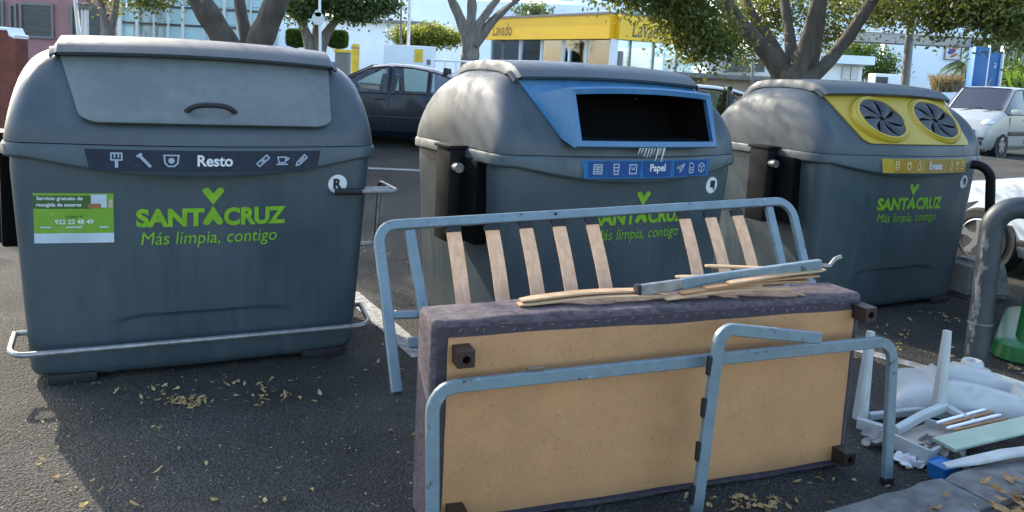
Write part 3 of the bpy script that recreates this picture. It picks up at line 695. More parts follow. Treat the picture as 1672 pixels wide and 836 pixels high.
# ------------------------------------------------------------------ mattress base standing on edge
A0 = Vector((-.252, 2.61, 0)); A1 = Vector((1.582, 3.306, 0)); bu = (A1-A0).normalized(); bn = Vector((-bu.y, bu.x, 0))     # bn points away from the camera
BL, BT, BH = 1.935, .205, .80
bb = empty('divan_base', A0+bu*BL/2, 'upturned divan bed base standing on edge, fibreboard underside and mauve woven sides', 'bed base')
def bpt(u, v, d): return A0+bu*u+bn*d+Vector((0, 0, v))       # along, up, depth
b = bmesh.new(); bmesh.ops.create_cube(b, size=1)
for v in b.verts: v.co = Vector((v.co.x*BL, v.co.y*BT, v.co.z*BH))
bmesh.ops.bevel(b, geom=b.edges[:], offset=.022, segments=4, affect='EDGES', profile=.5)
bmesh.ops.subdivide_edges(b, edges=[e for e in b.edges if e.calc_length() > .3], cuts=14, use_grid_fill=True)
rot = Matrix((bu, bn, Vector((0, 0, 1)))).transposed()
for v in b.verts:
    v.co.z += .004*math.sin(v.co.x*9)+.003*math.sin(v.co.x*23+v.co.y*9)
    v.co = rot @ v.co + bpt(BL/2, BH/2+.004, BT/2)
MB().bm(b).build('upholstery', 'fabric', bb, True, smooth=50)
# board with a wavy cut of dark tape round it
def wavy(u0, u1, v0, v1, d, amp, n=60, seed=0):
    pts = []; rr = random.Random(seed); p1, p2 = rr.uniform(0, 6), rr.uniform(0, 6)
    wv = lambda t: amp*(math.sin(t*5+p1)+.6*math.sin(t*13+p2)+.3*math.sin(t*29))
    for i in range(n+1): t = i/n; pts.append((u0+(u1-u0)*t, v0+wv(t)*.8))
    for i in range(n+1): t = i/n; pts.append((u1+wv(t)*.3, v0+(v1-v0)*t))
    for i in range(n+1): t = i/n; pts.append((u1+(u0-u1)*t, v1+wv(t+.3)))
    for i in range(n+1): t = i/n; pts.append((u0+wv(t+.7)*.3, v1+(v0-v1)*t))
    return pts
tp = wavy(.022, BL-.022, .03, BH-.025, 0, .001)
MB().prism([bpt(u, v, -.0015) for u, v in tp], bn*.02).build('fabric_edge', 'fabric_dark', bb, True, smooth=0)
bd = wavy(.060, BL-.042, .050, BH-.062, 0, .0035, seed=4)
MB().prism([bpt(u, v, -.007) for u, v in bd], bn*.012).build('board', 'mdf', bb, True, smooth=0)
stp = MB(); rr = random.Random(5)
for i in range(34):
    u = .10+i*(BL-.2)/33+rr.uniform(-.015, .015); v = BH-.040+rr.uniform(-.008, .008); a = rr.uniform(-.4, 1.2)
    c = bpt(u, v, -.0025); d = (bu*math.cos(a)+Vector((0, 0, 1))*math.sin(a))*.0075
    MB().tube([c-d, c+d], .0013, 5).build('staple', 'steel', bb, True)
for k, (u, v) in enumerate(((.105, BH-.115), (BL-.028, BH-.065), (BL-.055, .085), (.105, .085))):
    rot2 = rot @ Matrix.Rotation(rr.uniform(-.08, .08), 3, 'Y')
    g = MB(); 
    # hollow square foot, open end towards the viewer
    o_, i_ = .031, .015; 
    def sqr(h, d): return [bpt(u, v, 0)+rot2 @ Vector((x*h, d, z*h)) for x, z in ((-1, -1), (1, -1), (1, 1), (-1, 1))]
    def cir(h, d): return [bpt(u, v, 0)+rot2 @ Vector((h*math.cos(t), d, h*math.sin(t))) for t in [math.pi*(1.25+i/8) for i in range(16)]]
    def sq16(h, d):
        q = sqr(h, d); out = []
        for a, b2 in zip(q, q[1:]+q[:1]):
            for i in range(4): out.append(a.lerp(b2, i/4))
        return out
    g.grid([[tuple(p) for p in r] for r in (sq16(o_, .0), sq16(o_, -.082), sq16(o_*.94, -.085), cir(i_, -.085), cir(i_, -.03))], closed=True)
    g.f.append(tuple(range(len(g.v)-16, len(g.v))))
    g.build('foot', 'legwood', bb, True, smooth=30)

# ------------------------------------------------------------------ slatted bed frame leaning behind the base
lean = R(28); nrm = Vector((bn.x*math.cos(lean), bn.y*math.cos(lean), -math.sin(lean)))      # plane normal
fu = bu; fvv = nrm.cross(fu)*-1
if fvv.z < 0: fvv = -fvv
f0 = bpt(0, .30, BT+.075)
def fp(x, y, d=0): return onpl(x, y, f0, nrm)+nrm*d
f1 = empty('slatted_bed', (f0.x, f0.y, 0), 'blue grey tube frame with wooden slats leaning behind the divan base', 'bed frame')
S = sq(.028, .043)
ca, cb_ = fp(612, 352), fp(1292, 316)
e0, e1 = fp(648, 640), fp(1330, 500)
ca = fp(616, 369); cb_ = fp(1290, 328)
pts = [e0]+arc(e0, ca, cb_, .075)+arc(ca, cb_, e1, .085)+[e1]
MB().sweep(pts, S, upv=nrm).build('outer_tube', 'frame', f1, True)
a, b = fp(669, 377), fp(700, 560); MB().sweep([a, b], S, upv=nrm).build('inner_tube', 'frame', f1, True)
a, b = fp(1255, 339), fp(1292, 500); MB().sweep([a, b], S, upv=nrm).build('inner_tube', 'frame', f1, True)
a, b = fp(634, 515), fp(690, 513); MB().sweep([a, b], sq(.024, .032), upv=nrm).build('cross_tube', 'frame', f1, True)
a, b = fp(1290, 465), fp(1330, 462); MB().sweep([a, b], sq(.024, .032), upv=nrm).build('cross_tube', 'frame', f1, True)
a, b = fp(668, 560), fp(1310, 520); MB().sweep([a, b], S, upv=nrm).build('lower_rail', 'frame', f1, True)
d = (e0-pts[1]).normalized(); MB().sweep([e0-d*.004, e0+d*.012], sq(.022, .037), upv=nrm).build('end_plug', 'rubber', f1, True)
MB().tube([fp(905, 351, -.022), fp(905, 351, -.016)], .006, 8).build('screw', 'black', f1, True)
for (xt, yt, xb, yb) in ((740, 372, 757, 500), (803, 369, 822, 500), (858, 366, 881, 500), (912, 363, 937, 500), (966, 360, 993, 490), (1117, 351, 1145, 480), (1159, 349, 1189, 470), (1203, 346, 1234, 460)):
    a, b = fp(xt, yt, .004), fp(xb, yb, .004); d = (a-b).normalized()
    top = []; 
    n = 10
    MB().sweep([a.lerp(b-d*.05, i/n)+nrm*(-.012*math.sin(math.pi*i/n)) for i in range(n+1)], sq(.010, .066, .003), upv=nrm).build('slat', 'slat', f1, True, smooth=25)
    MB().sweep([a+d*.012, a-d*.02], sq(.020, .072, .004), upv=nrm).build('slat_holder', 'rubber', f1, True)

# ------------------------------------------------------------------ second frame half standing in front
G0 = Vector((-.21, 2.504, 0)); G1 = Vector((1.688, 3.167, 0)); gu = (G1-G0).normalized(); gn = Vector((-gu.y, gu.x, 0)); lean2 = R(4)
gnr = Vector((gn.x*math.cos(lean2), gn.y*math.cos(lean2), -math.sin(lean2)))
def gp(x, y, d=0): return onpl(x, y, G1, gnr)+gnr*d
f2 = empty('metal_hoop', G0, 'empty blue grey tube hoop standing upright in front of the fibreboard', 'bed frame')
c0, c1_ = gp(706, 634), gp(1458, 556); e0 = gp(706, 900); e1 = G1+Vector((0, 0, .012))
pts = [Vector((e0.x, e0.y, .012))]+arc(e0, c0, c1_, .085)+arc(c0, c1_, e1, .085)+[e1]
S2 = sq(.028, .046)
MB().sweep(pts, S2, upv=gnr).build('hoop_tube', 'frame', f2, True)
for e in (pts[0], e1): MB().sweep([(e.x, e.y, .002), (e.x, e.y, .03)], sq(.036, .052), upv=gnr).build('end_plug', 'rubber', f2, True)
a = gp(862, 601); b = gp(888, 600); mb = MB().sweep([a-Vector((0, 0, .02)), a, b, b-Vector((0, 0, .02))], sq(.012, .004, .001), upv=gnr); mb.build('wire_clip', 'steel', f2, True)
# third piece: a bent leg with slat holders
b3 = Vector((.775, 2.80, 0)); t3 = at(1176, 536, 2.835); r3 = at(1338, 552, 3.00)
f3 = empty('bent_tube', b3, 'bent blue grey tube leg with black slat holders propped against the standing hoop', 'bed frame')
pts = [Vector((b3.x, b3.y, .012))]+arc(b3, t3, r3, .055)+[r3]
q3 = gu.cross(Vector((0, 0, 1)))
MB().sweep(pts, S2, upv=-gnr).build('tube', 'frame', f3, True)
MB().sweep([(b3.x, b3.y, .002), (b3.x, b3.y, .03)], sq(.036, .052), upv=gnr).build('end_plug', 'rubber', f3, True)
for yy in (602, 668, 737, 806):
    t = (yy-545)/(845-545); p = t3.lerp(b3, t*.985)-gu*.028
    MB().sweep([p-Vector((0, 0, .036)), p+Vector((0, 0, .036))], sq(.02, .018, .003), upv=gnr).build('slat_holder', 'rubber', f3, True)
for (xx, yy) in ((1214, 537), (1262, 545)):
    p = at(xx, yy, 2.88+.1*(xx-1214)/60); MB().box(p, (.02, .012, .03), bev=.003).build('screw_bracket', 'black', f3, True)

# ------------------------------------------------------------------ slats and channel lying on the base
def stick(name, label, p, q, w_, t_, mt, sag=.0, up_=(0, 0, 1), n=12, tip=True, grp='broken slats on the divan base'):
    p, q = Vector(p), Vector(q); d = (q-p).normalized(); sd_ = Vector(up_).cross(d)
    pts = [p.lerp(q, i/n)+Vector((0, 0, sag*math.sin(math.pi*i/n))) for i in range(n+1)]
    sc_ = [1]*(n+1)
    if tip: sc_[0] = .75; sc_[-1] = .55
    o = MB().sweep([v-p for v in pts], sq(t_, w_, min(t_, w_)*.25), upv=up_, scales=sc_).build(name, mt, smooth=25)
    o.location = p; return tag(o, label, 'lath', grp)
TZ = BH+.014
def tz(x, y, z=0): return atz(x, y, TZ+z)
stick('broken_lath', 'lower of two long pale slats on the left half of the mauve base top', tz(846, 497, .000), tz(1092, 482, .004), .052, .009, 'palewood', .012)
stick('broken_lath', 'upper of two long pale slats on the left half of the mauve base top', tz(850, 490, .014), tz(1062, 474, .018), .050, .009, 'palewood', .012)
stick('broken_lath', 'long curved slat at the front of the broken bundle, its tip split', tz(1086, 488, .004), tz(1290, 472, .022), .045, .009, 'palewood', .016)
stick('broken_lath', 'thin splinter with a drooping white tip at the right of the bundle', tz(1170, 474, .024), tz(1313, 482, -.006), .020, .007, 'palewood', .022)
stick('broken_lath', 'reddish slat in the middle of the broken bundle', tz(1110, 478, .024), tz(1320, 458, .036), .048, .010, 'palewood2', .012)
stick('broken_lath', 'reddish slat second from the top of the broken bundle', tz(1150, 470, .040), tz(1336, 450, .052), .046, .010, 'palewood2', .008)
stick('broken_lath', 'topmost reddish slat of the bundle, right under the metal channel', tz(1190, 462, .058), tz(1346, 440, .072), .044, .010, 'palewood', .004)
stick('broken_lath', 'short pale slat end sticking out left above the channel', tz(1104, 452, .060), tz(1240, 452, .060), .036, .009, 'palewood', .0)
stick('broken_lath', 'pale slat end highest on the pile, resting on the leaning bed slats', tz(1152, 434, .085), tz(1300, 440, .080), .036, .010, 'palewood', .0)
ch = empty('steel_channel', tz(1045, 478, .02), 'blue grey steel channel lying slanted on the pile of broken slats', 'metal bar')
p, q = tz(1042, 474, .030), tz(1338, 433, .095)
MB().sweep([p.lerp(q, .22), q], sq(.052, .030, .004), upv=(0, 0, 1)).build('channel', 'frame', ch, True)
MB().sweep([p, p.lerp(q, .24)], sq(.044, .026, .004), upv=(0, 0, 1)).build('inner_channel', 'steel', ch, True)
MB().sweep([p-(q-p).normalized()*.012, p+(q-p).normalized()*.006], sq(.05, .034, .006), upv=(0, 0, 1)).build('end_cap', 'rubber', ch, True)
MB().sweep([q, q+Vector((.045, .0, .0)), q+Vector((.07, .01, .03)), q+Vector((.10, .02, .04))], sq(.016, .014, .003)).build('torn_end', 'steel', ch, True)
for t in (.36, .50, .80):
    c = p.lerp(q, t)-Vector((0, 0, .034)); MB().box(c, (.05, .03, .02), rot=rot, bev=.003).build('clip', 'rubber', ch, True)

# ------------------------------------------------------------------ broken white furniture by the kerb
def wp(x, y, z=0.): return atz(x, y, z)
st = empty('plastic_stool', wp(1460, 700), 'upturned white plastic stool with two legs pointing up and a broken rail', 'stool')
def taper(p, q, a, b, mt=None, name='leg', n=6):
    MB().sweep([Vector(p).lerp(Vector(q), i/n) for i in range(n+1)], sq(a, a, a*.2), scales=[1+(b/a-1)*i/n for i in range(n+1)], upv=(1, .3, 0)).build(name, 'whitepl', st, True, smooth=30)
lb1, lb2 = wp(1404, 684, .03), wp(1531, 676, .05)
lt1 = at(1422, 541, lb1.y+.03); lt2 = at(1547, 540, lb2.y+.03)
taper(lb1, lt1, .066, .036); taper(lb2, lt2, .066, .036)
ra = wp(1462, 704, .06); rb_ = wp(1543, 664, .10); rc = wp(1604, 700, .06)
rl = MB().sweep([ra, ra.lerp(rb_, .5)+Vector((0, 0, .012)), rb_], sq(.050, .034, .008), upv=(0, 0, 1)); rl.build('rail', 'whitepl', st, True, smooth=30)
MB().sweep([rb_, rb_.lerp(rc, .5), rc], sq(.044, .03, .008), upv=(0, 0, 1)).build('rail', 'whitepl', st, True, smooth=30)
MB().sweep([wp(1400, 690, .03), wp(1470, 712, .03)], sq(.06, .03, .006), upv=(0, 0, 1)).build('rail', 'whitepl', st, True, smooth=30)
MB().sweep([wp(1418, 680, .03), wp(1530, 668, .03)], sq(.04, .03, .006), upv=(0, 0, 1)).build('rail', 'whitepl', st, True, smooth=30)
# moulded shell
sh0 = wp(1606, 668)
sh = empty('moulded_chair_shell', sh0, 'overturned white moulded plastic shell with a round socket and a recessed panel', 'plastic shell')
sa = R(-22)
def shp(u, v):
    x = u*.47; y = v*.30
    hgt = .180*(1-abs(u)**6)**.5*(1-abs(v)**5)**.5*(1-.42*sst((u+.2)/1.2))*(1-.14*v)
    hgt -= .055*sst((-.50-u)/.10)*(1-abs(u)**6)**.5                      # lower lobe at the left end
    hgt -= .028*sst((.07-abs(u+.47))/.05)*sst((v+.2)/.3)                # notch between lobe and dome
    du, dv = abs(u+.10)/.36, abs(v+.38)/.36
    k = sst((1-du)/.10)*sst((1-dv)/.14); hgt -= .046*k                   # recessed panel
    k2 = sst((1.22-abs(u+.10)/.36)/.06)*sst((1.25-abs(v+.38)/.36)/.08); hgt += .010*k2*(1-k)
    rx, ry = (u+.12)*.47, (v-.45)*.30
    hgt += .016*sst((.105-max(abs(rx), abs(ry)))/.02)
    hgt += .006*sst((.012-abs(v+.02+.1*u))/.012)*(1 if -.45 < u < .9 else 0)
    c, s = math.cos(sa), math.sin(sa)
    return (x*c-y*s, x*s+y*c, max(0.0, hgt)+.012)
gr = [[shp(math.sin(math.pi/2*(-1+2*i/130)), math.sin(math.pi/2*(-1+2*j/90))) for i in range(131)] for j in range(91)]
MB().grid(gr).build('shell', 'whitepl', sh, smooth=38)
pc = Vector(shp(-.12, .45)); rows = []
for r_, z_ in ((.062, -.01), (.055, .022), (.048, .030), (.036, .030), (.032, .010), (.02, -.004)): rows.append([tuple(pc+Vector((r_*math.cos(2*math.pi*i/24), r_*math.sin(2*math.pi*i/24), z_))) for i in range(24)])
so = MB().grid(rows, closed=True); so.f.append(tuple(range(len(so.v)-24, len(so.v)))); so.build('socket', 'whitepl', sh, smooth=40)
# drawer carcass with a brown board inside
dr = empty('furniture_carcass', wp(1500, 735), 'broken white drawer with a brown fibreboard bottom lying under the stool legs', 'furniture')
dpts = [wp(1440, 712, .05), wp(1518, 748, .05), wp(1590, 712, .05), wp(1510, 690, .05)]
MB().prism([p-Vector((0, 0, .02)) for p in dpts], (0, 0, .012)).build('bottom', 'cream', dr, True, smooth=0)
for i, nm in ((0, 'front'), (1, 'side'), (2, 'back')):
    a, b = dpts[i], dpts[(i+1) % 4]; MB().sweep([a, b], sq(.075 if i < 2 else .05, .014, .002), upv=(0, 0, 1)).build(nm, 'whitepl', dr, True, smooth=0)
for i, (a, b) in enumerate((((1530, 690), (1610, 668)), ((1538, 694), (1622, 672)), ((1546, 699), (1634, 677)), ((1556, 703), (1645, 683)))):
    stick('splintered_batten', 'thin reddish batten in the fan of four inside the broken white drawer', wp(*a, .085), wp(*b, .10), .016, .012, 'palewood2' if i % 2 else 'white_wall', .0, grp='battens in the broken drawer')
stick('mint_board', 'pale mint green board lying across the heap towards the kerb', wp(1540, 726, .095), wp(1720, 683, .14), .125, .016, 'mint', .0, tip=False, grp=None)['category'] = 'board'
pts = [wp(1546, 764, .12)+Vector((0, .02, 0)), wp(1590, 752, .14), wp(1640, 741, .155), wp(1700, 733, .155)]
o = MB().sweep([v-pts[0] for v in pts], sq(.020, .055, .005), upv=(0, 0, 1), scales=[.6, 1, 1.05, 1]).build('curved_strip', 'whitepl', smooth=30); o.location = pts[0]; tag(o, 'curved white plastic armrest strip resting on the kerb edge', 'plastic strip')
bk0 = wp(1537, 779)
bk = empty('blue_tub', bk0, 'small bright blue plastic tub wedged between the kerb and the mint board', 'tub', .5)
def rs(a, z, r=.02, n=4):
    out = []
    for (cx, cy, t0) in ((1, 1, 0), (-1, 1, 90), (-1, -1, 180), (1, -1, 270)):
        for i in range(n+1): t = R(t0+90*i/n); out.append((cx*(a-r)+r*math.cos(t), cy*(a-r)*.8+r*math.sin(t), z))
    return out
g = MB().grid([rs(.050, 0), rs(.054, .058), rs(.058, .060), rs(.058, .068), rs(.053, .070), rs(.050, .062)], closed=True); g.f.append(tuple(range(len(g.v)-20, len(g.v)))); g.build('tub_wall', 'bucket', bk, smooth=30)
def crumple(name, label, c, w_, d_, h_, mt, seed, rz=0, cat='scrap paper'):
    rr = random.Random(seed); ph = [rr.uniform(0, 6) for _ in range(8)]; n = 16
    def q(i, j):
        u, v = i/n*2-1, j/n*2-1; z = h_*(.5+.5*math.sin(5*u+ph[0])*math.sin(4*v+ph[1]))+h_*.35*math.sin(11*u+ph[2]+5*v)
        x = w_/2*u+.02*math.sin(6*v+ph[3]); y = d_/2*v+.02*math.sin(7*u+ph[4]); return Vector((x*math.cos(rz)-y*math.sin(rz), x*math.sin(rz)+y*math.cos(rz), max(.003, z)))
    t = [[tuple(q(i, j)+Vector((0, 0, .003))) for i in range(n+1)] for j in range(n+1)]; b = [[tuple(q(i, j)) for i in range(n+1)] for j in range(n+1)]
    o = MB().slab(t, b).build(name, mt, smooth=20); o.location = c; return tag(o, label, cat)
crumple('crumpled_paper', 'rolled dark patterned paper squashed under the white drawer', wp(1490, 738, .0), .42, .13, .06, 'paper', 2, R(-20))
crumple('paper_scrap', 'torn pale scrap of paper on the asphalt left of the blue tub', wp(1490, 757), .15, .09, .03, 'white_pr', 4, R(20))
crumple('paper_scrap', 'torn patterned paper folded over the left end of the mint board', wp(1545, 738, .05), .16, .08, .04, 'paper', 8, R(10))

# ------------------------------------------------------------------ hoop barriers, block, green bank
hp0 = Vector((2.912, 4.604, 0))
hb1 = empty('hoop_barrier', hp0, 'thick chipped grey hoop barrier cutting the right edge of the picture', 'barrier')
k1 = at(1624, 335, 4.66); k2 = k1+Vector((1.15, -.35, -.02)); e2 = Vector((k2.x-.03, k2.y, 0))
MB().tube([hp0]+arc(hp0, k1, k2, .15, 10)+arc(k1, k2, e2, .15, 10)+[e2], .066, 20).build('tube', 'tubegrey', hb1, True, smooth=60)
cdir = (k1-hp0).normalized(); rr = random.Random(11)
fl_ = MB()
for i in range(46):
    t = rr.uniform(.05, .98); a = rr.gauss(-2.62, .13); c = hp0.lerp(k1, t*.86); r_ = .0668
    w2, h2 = rr.uniform(.06, .28), rr.uniform(.01, .055)
    q0 = []
    for dh in (-1, 0, 1):
        row = []
        for da in (-1, -.3, .3, 1):
            aa = a+da*w2*(1-.5*abs(dh))*rr.uniform(.7, 1); zz = dh*h2*rr.uniform(.6, 1)
            row.append(tuple(c+Vector((math.cos(aa)*r_, math.sin(aa)*r_, 0))+cdir*zz))
        q0.append(row)
    fl_.grid(q0)
fl_.build('bare_patches', 'chip', hb1, True)
MB().sweep([hp0.lerp(k1, .30), hp0.lerp(k1, .31)], [(.0685*math.cos(2*math.pi*i/20), .0685*math.sin(2*math.pi*i/20)) for i in range(20)]).build('tape_band', 'chip', hb1, True)
d0 = at(1617, 470, 6.15); d0.z = 0
hb2 = empty('hoop_barrier', d0, 'thin black hoop barrier just behind the right end of the yellow container', 'barrier')
d1 = at(1618, 272, 6.15); d2 = d1+Vector((-.5, .35, .02)); d3 = Vector((d2.x, d2.y, 0))
MB().tube([d0]+arc(d0, d1, d2, .12, 8)+arc(d1, d2, d3, .12, 8)+[d3], .036, 14).build('tube', 'black', hb2, True, smooth=60)
cbk = atz(1612, 492); o = MB()
b = bmesh.new(); bmesh.ops.create_cube(b, size=1)
for v in b.verts: k = 1 if v.co.z < 0 else .72; v.co = Vector((v.co.x*.50*k, v.co.y*.40*k, (v.co.z+.5)*.33))
bmesh.ops.bevel(b, geom=b.edges[:], offset=.05, segments=3, affect='EDGES'); o = MB().bm(b).build('concrete_block', 'concrete', smooth=30); o.location = cbk+Vector((0, .2, 0)); o.rotation_euler = (0, 0, .3); tag(o, 'low tapered concrete wheel block in front of the white car wheel', 'concrete block')
gb0 = atz(1622, 588)+Vector((.84, .15, 0)); gbk = empty('glass_bank', gb0, 'green plastic recycling bank, its base plinth showing at the right edge', 'recycling bank', R(-36))
def rsq(a, z, r=.14, n=6):
    out = []
    for (cx, cy, t0) in ((1, 1, 0), (-1, 1, 90), (-1, -1, 180), (1, -1, 270)):
        for i in range(n+1): t = R(t0+90*i/n); out.append((cx*(a-r)+r*math.cos(t), cy*(a-r)+r*math.sin(t), z))
    return out
g = MB().grid([rsq(.60, .0), rsq(.62, .02), rsq(.61, .11), rsq(.585, .13), rsq(.50, .135)], closed=True); g.build('plinth', 'greenpl', gbk, smooth=40)
g = MB().grid([rsq(.50, .13), rsq(.478, .5), rsq(.44, 1.0), rsq(.36, 1.4, .2), rsq(.22, 1.62, .18), rsq(.08, 1.68, .07)], closed=True); g.f.append(tuple(range(len(g.v)-28, len(g.v)))); g.build('body', 'greenpl', gbk, smooth=50)

# ------------------------------------------------------------------ fallen leaves
def leaves(name, spots, mt, smin=.012, smax=.03, lift=.012):
    mb = MB()
    for (x, y, z) in spots:
        L = random.uniform(smin, smax)*1.15; W_ = L*random.uniform(.3, .5); a = random.uniform(0, 6.28); tl = random.gauss(0, .35); tr_ = random.gauss(0, .3); cv = random.uniform(-.3, .6)
        rows = []
        for i in range(4):
            u = i/3*2-1; wv = W_*(1-abs(u)**1.6)+.0008
            row = []
            for s in (-1, 0, 1):
                px, py, pz = u*L, s*wv, cv*L*u*u*.5+abs(s)*wv*.35+tl*u*L+tr_*s*wv
                row.append((x+px*math.cos(a)-py*math.sin(a), y+px*math.sin(a)+py*math.cos(a), z+max(.004, pz+lift*random.random()+.004)))
            rows.append(row)
        mb.grid(rows)
    return tag(mb.build(name, mt, smooth=0), kind='stuff')
sp = []
def blobpx(cx, cy, sx, sy, n, z=0.):
    for _ in range(n):
        p = atz(random.gauss(cx, sx), random.gauss(cy, sy), z); sp.append((p.x, p.y, z))
blobpx(305, 656, 17, 5, 52); blobpx(300, 655, 36, 8, 16); blobpx(455, 650, 25, 6, 16); blobpx(210, 636, 50, 5, 10); blobpx(420, 632, 70, 5, 10)
for _ in range(34): p = atz(random.uniform(60, 690), random.uniform(600, 836)); sp.append((p.x, p.y, 0))
blobpx(1290, 826, 36, 5, 14); blobpx(1240, 828, 26, 6, 14); blobpx(1195, 822, 40, 8, 16); blobpx(1330, 792, 40, 8, 6)
blobpx(1470, 545, 45, 14, 20); blobpx(1545, 520, 30, 10, 10); blobpx(1660, 600, 14, 14, 12); blobpx(1560, 600, 40, 20, 16); blobpx(1450, 600, 30, 25, 14); blobpx(1500, 760, 20, 8, 14)
for _ in range(20): p = atz(random.uniform(590, 700), random.uniform(380, 640)); sp.append((p.x, p.y, 0))
leaves('fallen_leaves', sp, 'leafd', .008, .019)
sp = []
for _ in range(200):
    p = atz(random.uniform(40, 720), random.uniform(600, 850)); sp.append((p.x, p.y, 0))
for _ in range(120):
    p = atz(random.uniform(1380, 1660), random.uniform(500, 760)); sp.append((p.x, p.y, 0))
leaves('leaf_crumbs', sp, 'leafd', .002, .006, .003)
sp = []
for _ in range(520):
    t = random.uniform(.35, 2.2); q = random.uniform(.21, .75)
    if t < .75 and random.random() < .6: continue
    p = k0+kd*t+kq*q; sp.append((p.x, p.y, .105+random.random()*.03))
for _ in range(25):
    p = k0+kd*random.uniform(.1, 1.6)+kq*random.uniform(.12, .24); sp.append((p.x, p.y, .122))
leaves('dry_leaf_litter', sp, 'leafd2', .014, .036)
# leaves and a twig on the blue mouth panel
pl1 = [tuple(c2.matrix_basis @ lp(-.22, -.67, .035)), tuple(c2.matrix_basis @ lp(.42, -.64, .035)), tuple(c2.matrix_basis @ lp(.05, -.72, .05))]
leaves('stray_leaves', pl1, 'leafd', .02, .03, .004)

# ------------------------------------------------------------------ cars
def car(name, label, cat, loc, heading, paint, st, side, wind, wheels, Wd, trim=True, glass='gl_car', seats=True, extras=None, group=None):
    """st: stations (x, z_bottom, z_belt, z_roof, half width at belt, half width at roof), nose first"""
    root = empty(name, loc, label, cat, heading, group)
    st = sorted(st, key=lambda s: s[0]); n = len(st); V = []
    for (x, zb, zl, zr, w_, wr) in st:
        gh = zr-zl; zm = zb+(zl-zb)*.55; edge = min(.05, gh*.35)
        h = [(0, zb), (w_*.88, zb), (w_*.97, zb+.10), (w_*1.0, zm), (w_*.975, zl), (wr, zr-edge), (wr-.10, zr-edge*.15), (0, zr+.012)]
        V.append([(x, y, z) for y, z in h]+[(x, -y, z) for y, z in h[-2:0:-1]])
    k = len(V[0]); body = MB(); body.v = [p for r in V for p in r]
    win = {}
    inside = lambda a, b, iv: any(p-1e-4 <= a and b <= q+1e-4 for p, q in iv)
    for i in range(n-1):
        x0, x1 = st[i][0], st[i+1][0]
        for j in range(k):
            f = (i*k+j, i*k+(j+1) % k, (i+1)*k+(j+1) % k, (i+1)*k+j)
            if j in (4, k-5) and inside(x0, x1, side):
                key = ('side', [a for a, p in enumerate(side) if p[0]-1e-4 <= x0 and x1 <= p[1]+1e-4][0], j)
                win.setdefault(key, []).append(f); continue
            if j in (6, 7) and inside(x0, x1, wind):
                key = ('wind', [a for a, p in enumerate(wind) if p[0]-1e-4 <= x0 and x1 <= p[1]+1e-4][0], 0); win.setdefault(key, []).append(f); continue
            body.f.append(f)
    body.f.append(tuple(range(k))[::-1]); body.f.append(tuple(range((n-1)*k, n*k)))
    body.build('body', paint, root, smooth=32)
    for key, fs in win.items():
        mb = MB(); mb.v = list(body.v); mb.f = fs
        ids = sorted({i for f in fs for i in f}); mp = {a: b for b, a in enumerate(ids)}
        mb.v = [body.v[i] for i in ids]; mb.f = [tuple(mp[i] for i in f) for f in fs]
        o = mb.build('side_window' if key[0] == 'side' else ('windscreen' if key[1] == 0 else 'rear_window'), glass, root, smooth=60)
        # dark rubber seal round every pane
        ed = {}
        for f in mb.f:
            for a, b in zip(f, f[1:]+f[:1]): ed.setdefault((min(a, b), max(a, b)), []).append(1)
        s = MB()
        for (a, b), c in ed.items():
            if len(c) == 1: s.tube([mb.v[a], mb.v[b]], .014, 5)
        s.build('window_seal', 'car_trim', o, smooth=60)
    xs = [s[0] for s in st]; zl = max(s[2] for s in st)
    x0 = min(a for a, b in side)-.15; x1 = max(b for a, b in side)+.1
    fl = [(x0, -Wd/2+.12, zl-.14), (x1, -Wd/2+.12, zl-.14), (x1, Wd/2-.12, zl-.14), (x0, Wd/2-.12, zl-.14)]
    MB().prism(fl, (0, 0, .03)).build('cabin_floor', 'seat', root, smooth=0)
    if seats:
        fx = x1-.95
        for sx, hr in ((fx, True), (fx-.95, True)):
            for sy in (-.36, .36):
                g = MB().box((sx-.06, sy, zl+.08), (.13, .44, .44), rot=Matrix.Rotation(-.18, 3, 'Y'), bev=.04).box((sx-.13, sy, zl+.37), (.08, .24, .15), bev=.03)
                g.build('seat', 'seat', root)
    for (wx, wr, well) in wheels:
        for sy in (-1, 1):
            yo = sy*(Wd/2-.085)
            MB().cyl((wx, sy*(Wd/2-.20), wr), (wx, sy*(Wd/2+.002), wr+.01), wr+.055, 28).build('wheel_arch', 'car_trim', root)
            prof = [(wr*.66, .0), (wr*.70, .012), (wr*.93, .010), (wr, -.02), (wr, -.17)]
            rows = [[(wx+r_*math.cos(2*math.pi*i/32), sy*(Wd/2+.012+y_), wr+r_*math.sin(2*math.pi*i/32)) for i in range(32)] for r_, y_ in prof]
            ty = MB().grid(rows, closed=True).build('wheel', 'tyre', root, smooth=40)
            rim_ = MB(); R1 = wr*.66; yf = sy*(Wd/2+.010)
            rim_.grid([[(wx+r_*math.cos(2*math.pi*i/32), yf+sy*y_, wr+r_*math.sin(2*math.pi*i/32)) for i in range(32)] for r_, y_ in ((R1, 0), (R1*.92, .004), (R1*.88, -.03))], closed=True)
            for q in range(5):
                a = 2*math.pi*q/5+.3; c, s_ = math.cos(a), math.sin(a)
                sec = []
                for rr_, hw in ((R1*.16, .045), (R1*.55, .032), (R1*.92, .055)): sec.append([(wx+c*rr_-s_*u*hw, yf+sy*v, wr+s_*rr_+c*u*hw) for u, v in ((-1, -.02), (-.8, .0), (.8, .0), (1, -.02))])
                rim_.grid(sec)
            rim_.cyl((wx, yf-sy*.03, wr), (wx, yf+sy*.006, wr), R1*.22, 16)
            rim_.build('rim', 'alloy', ty, smooth=40)
            MB().cyl((wx, yf-sy*.06, wr), (wx, yf-sy*.045, wr), R1*.88, 24).build('brake', 'car_trim', ty)
    if extras: extras(root)
    return root
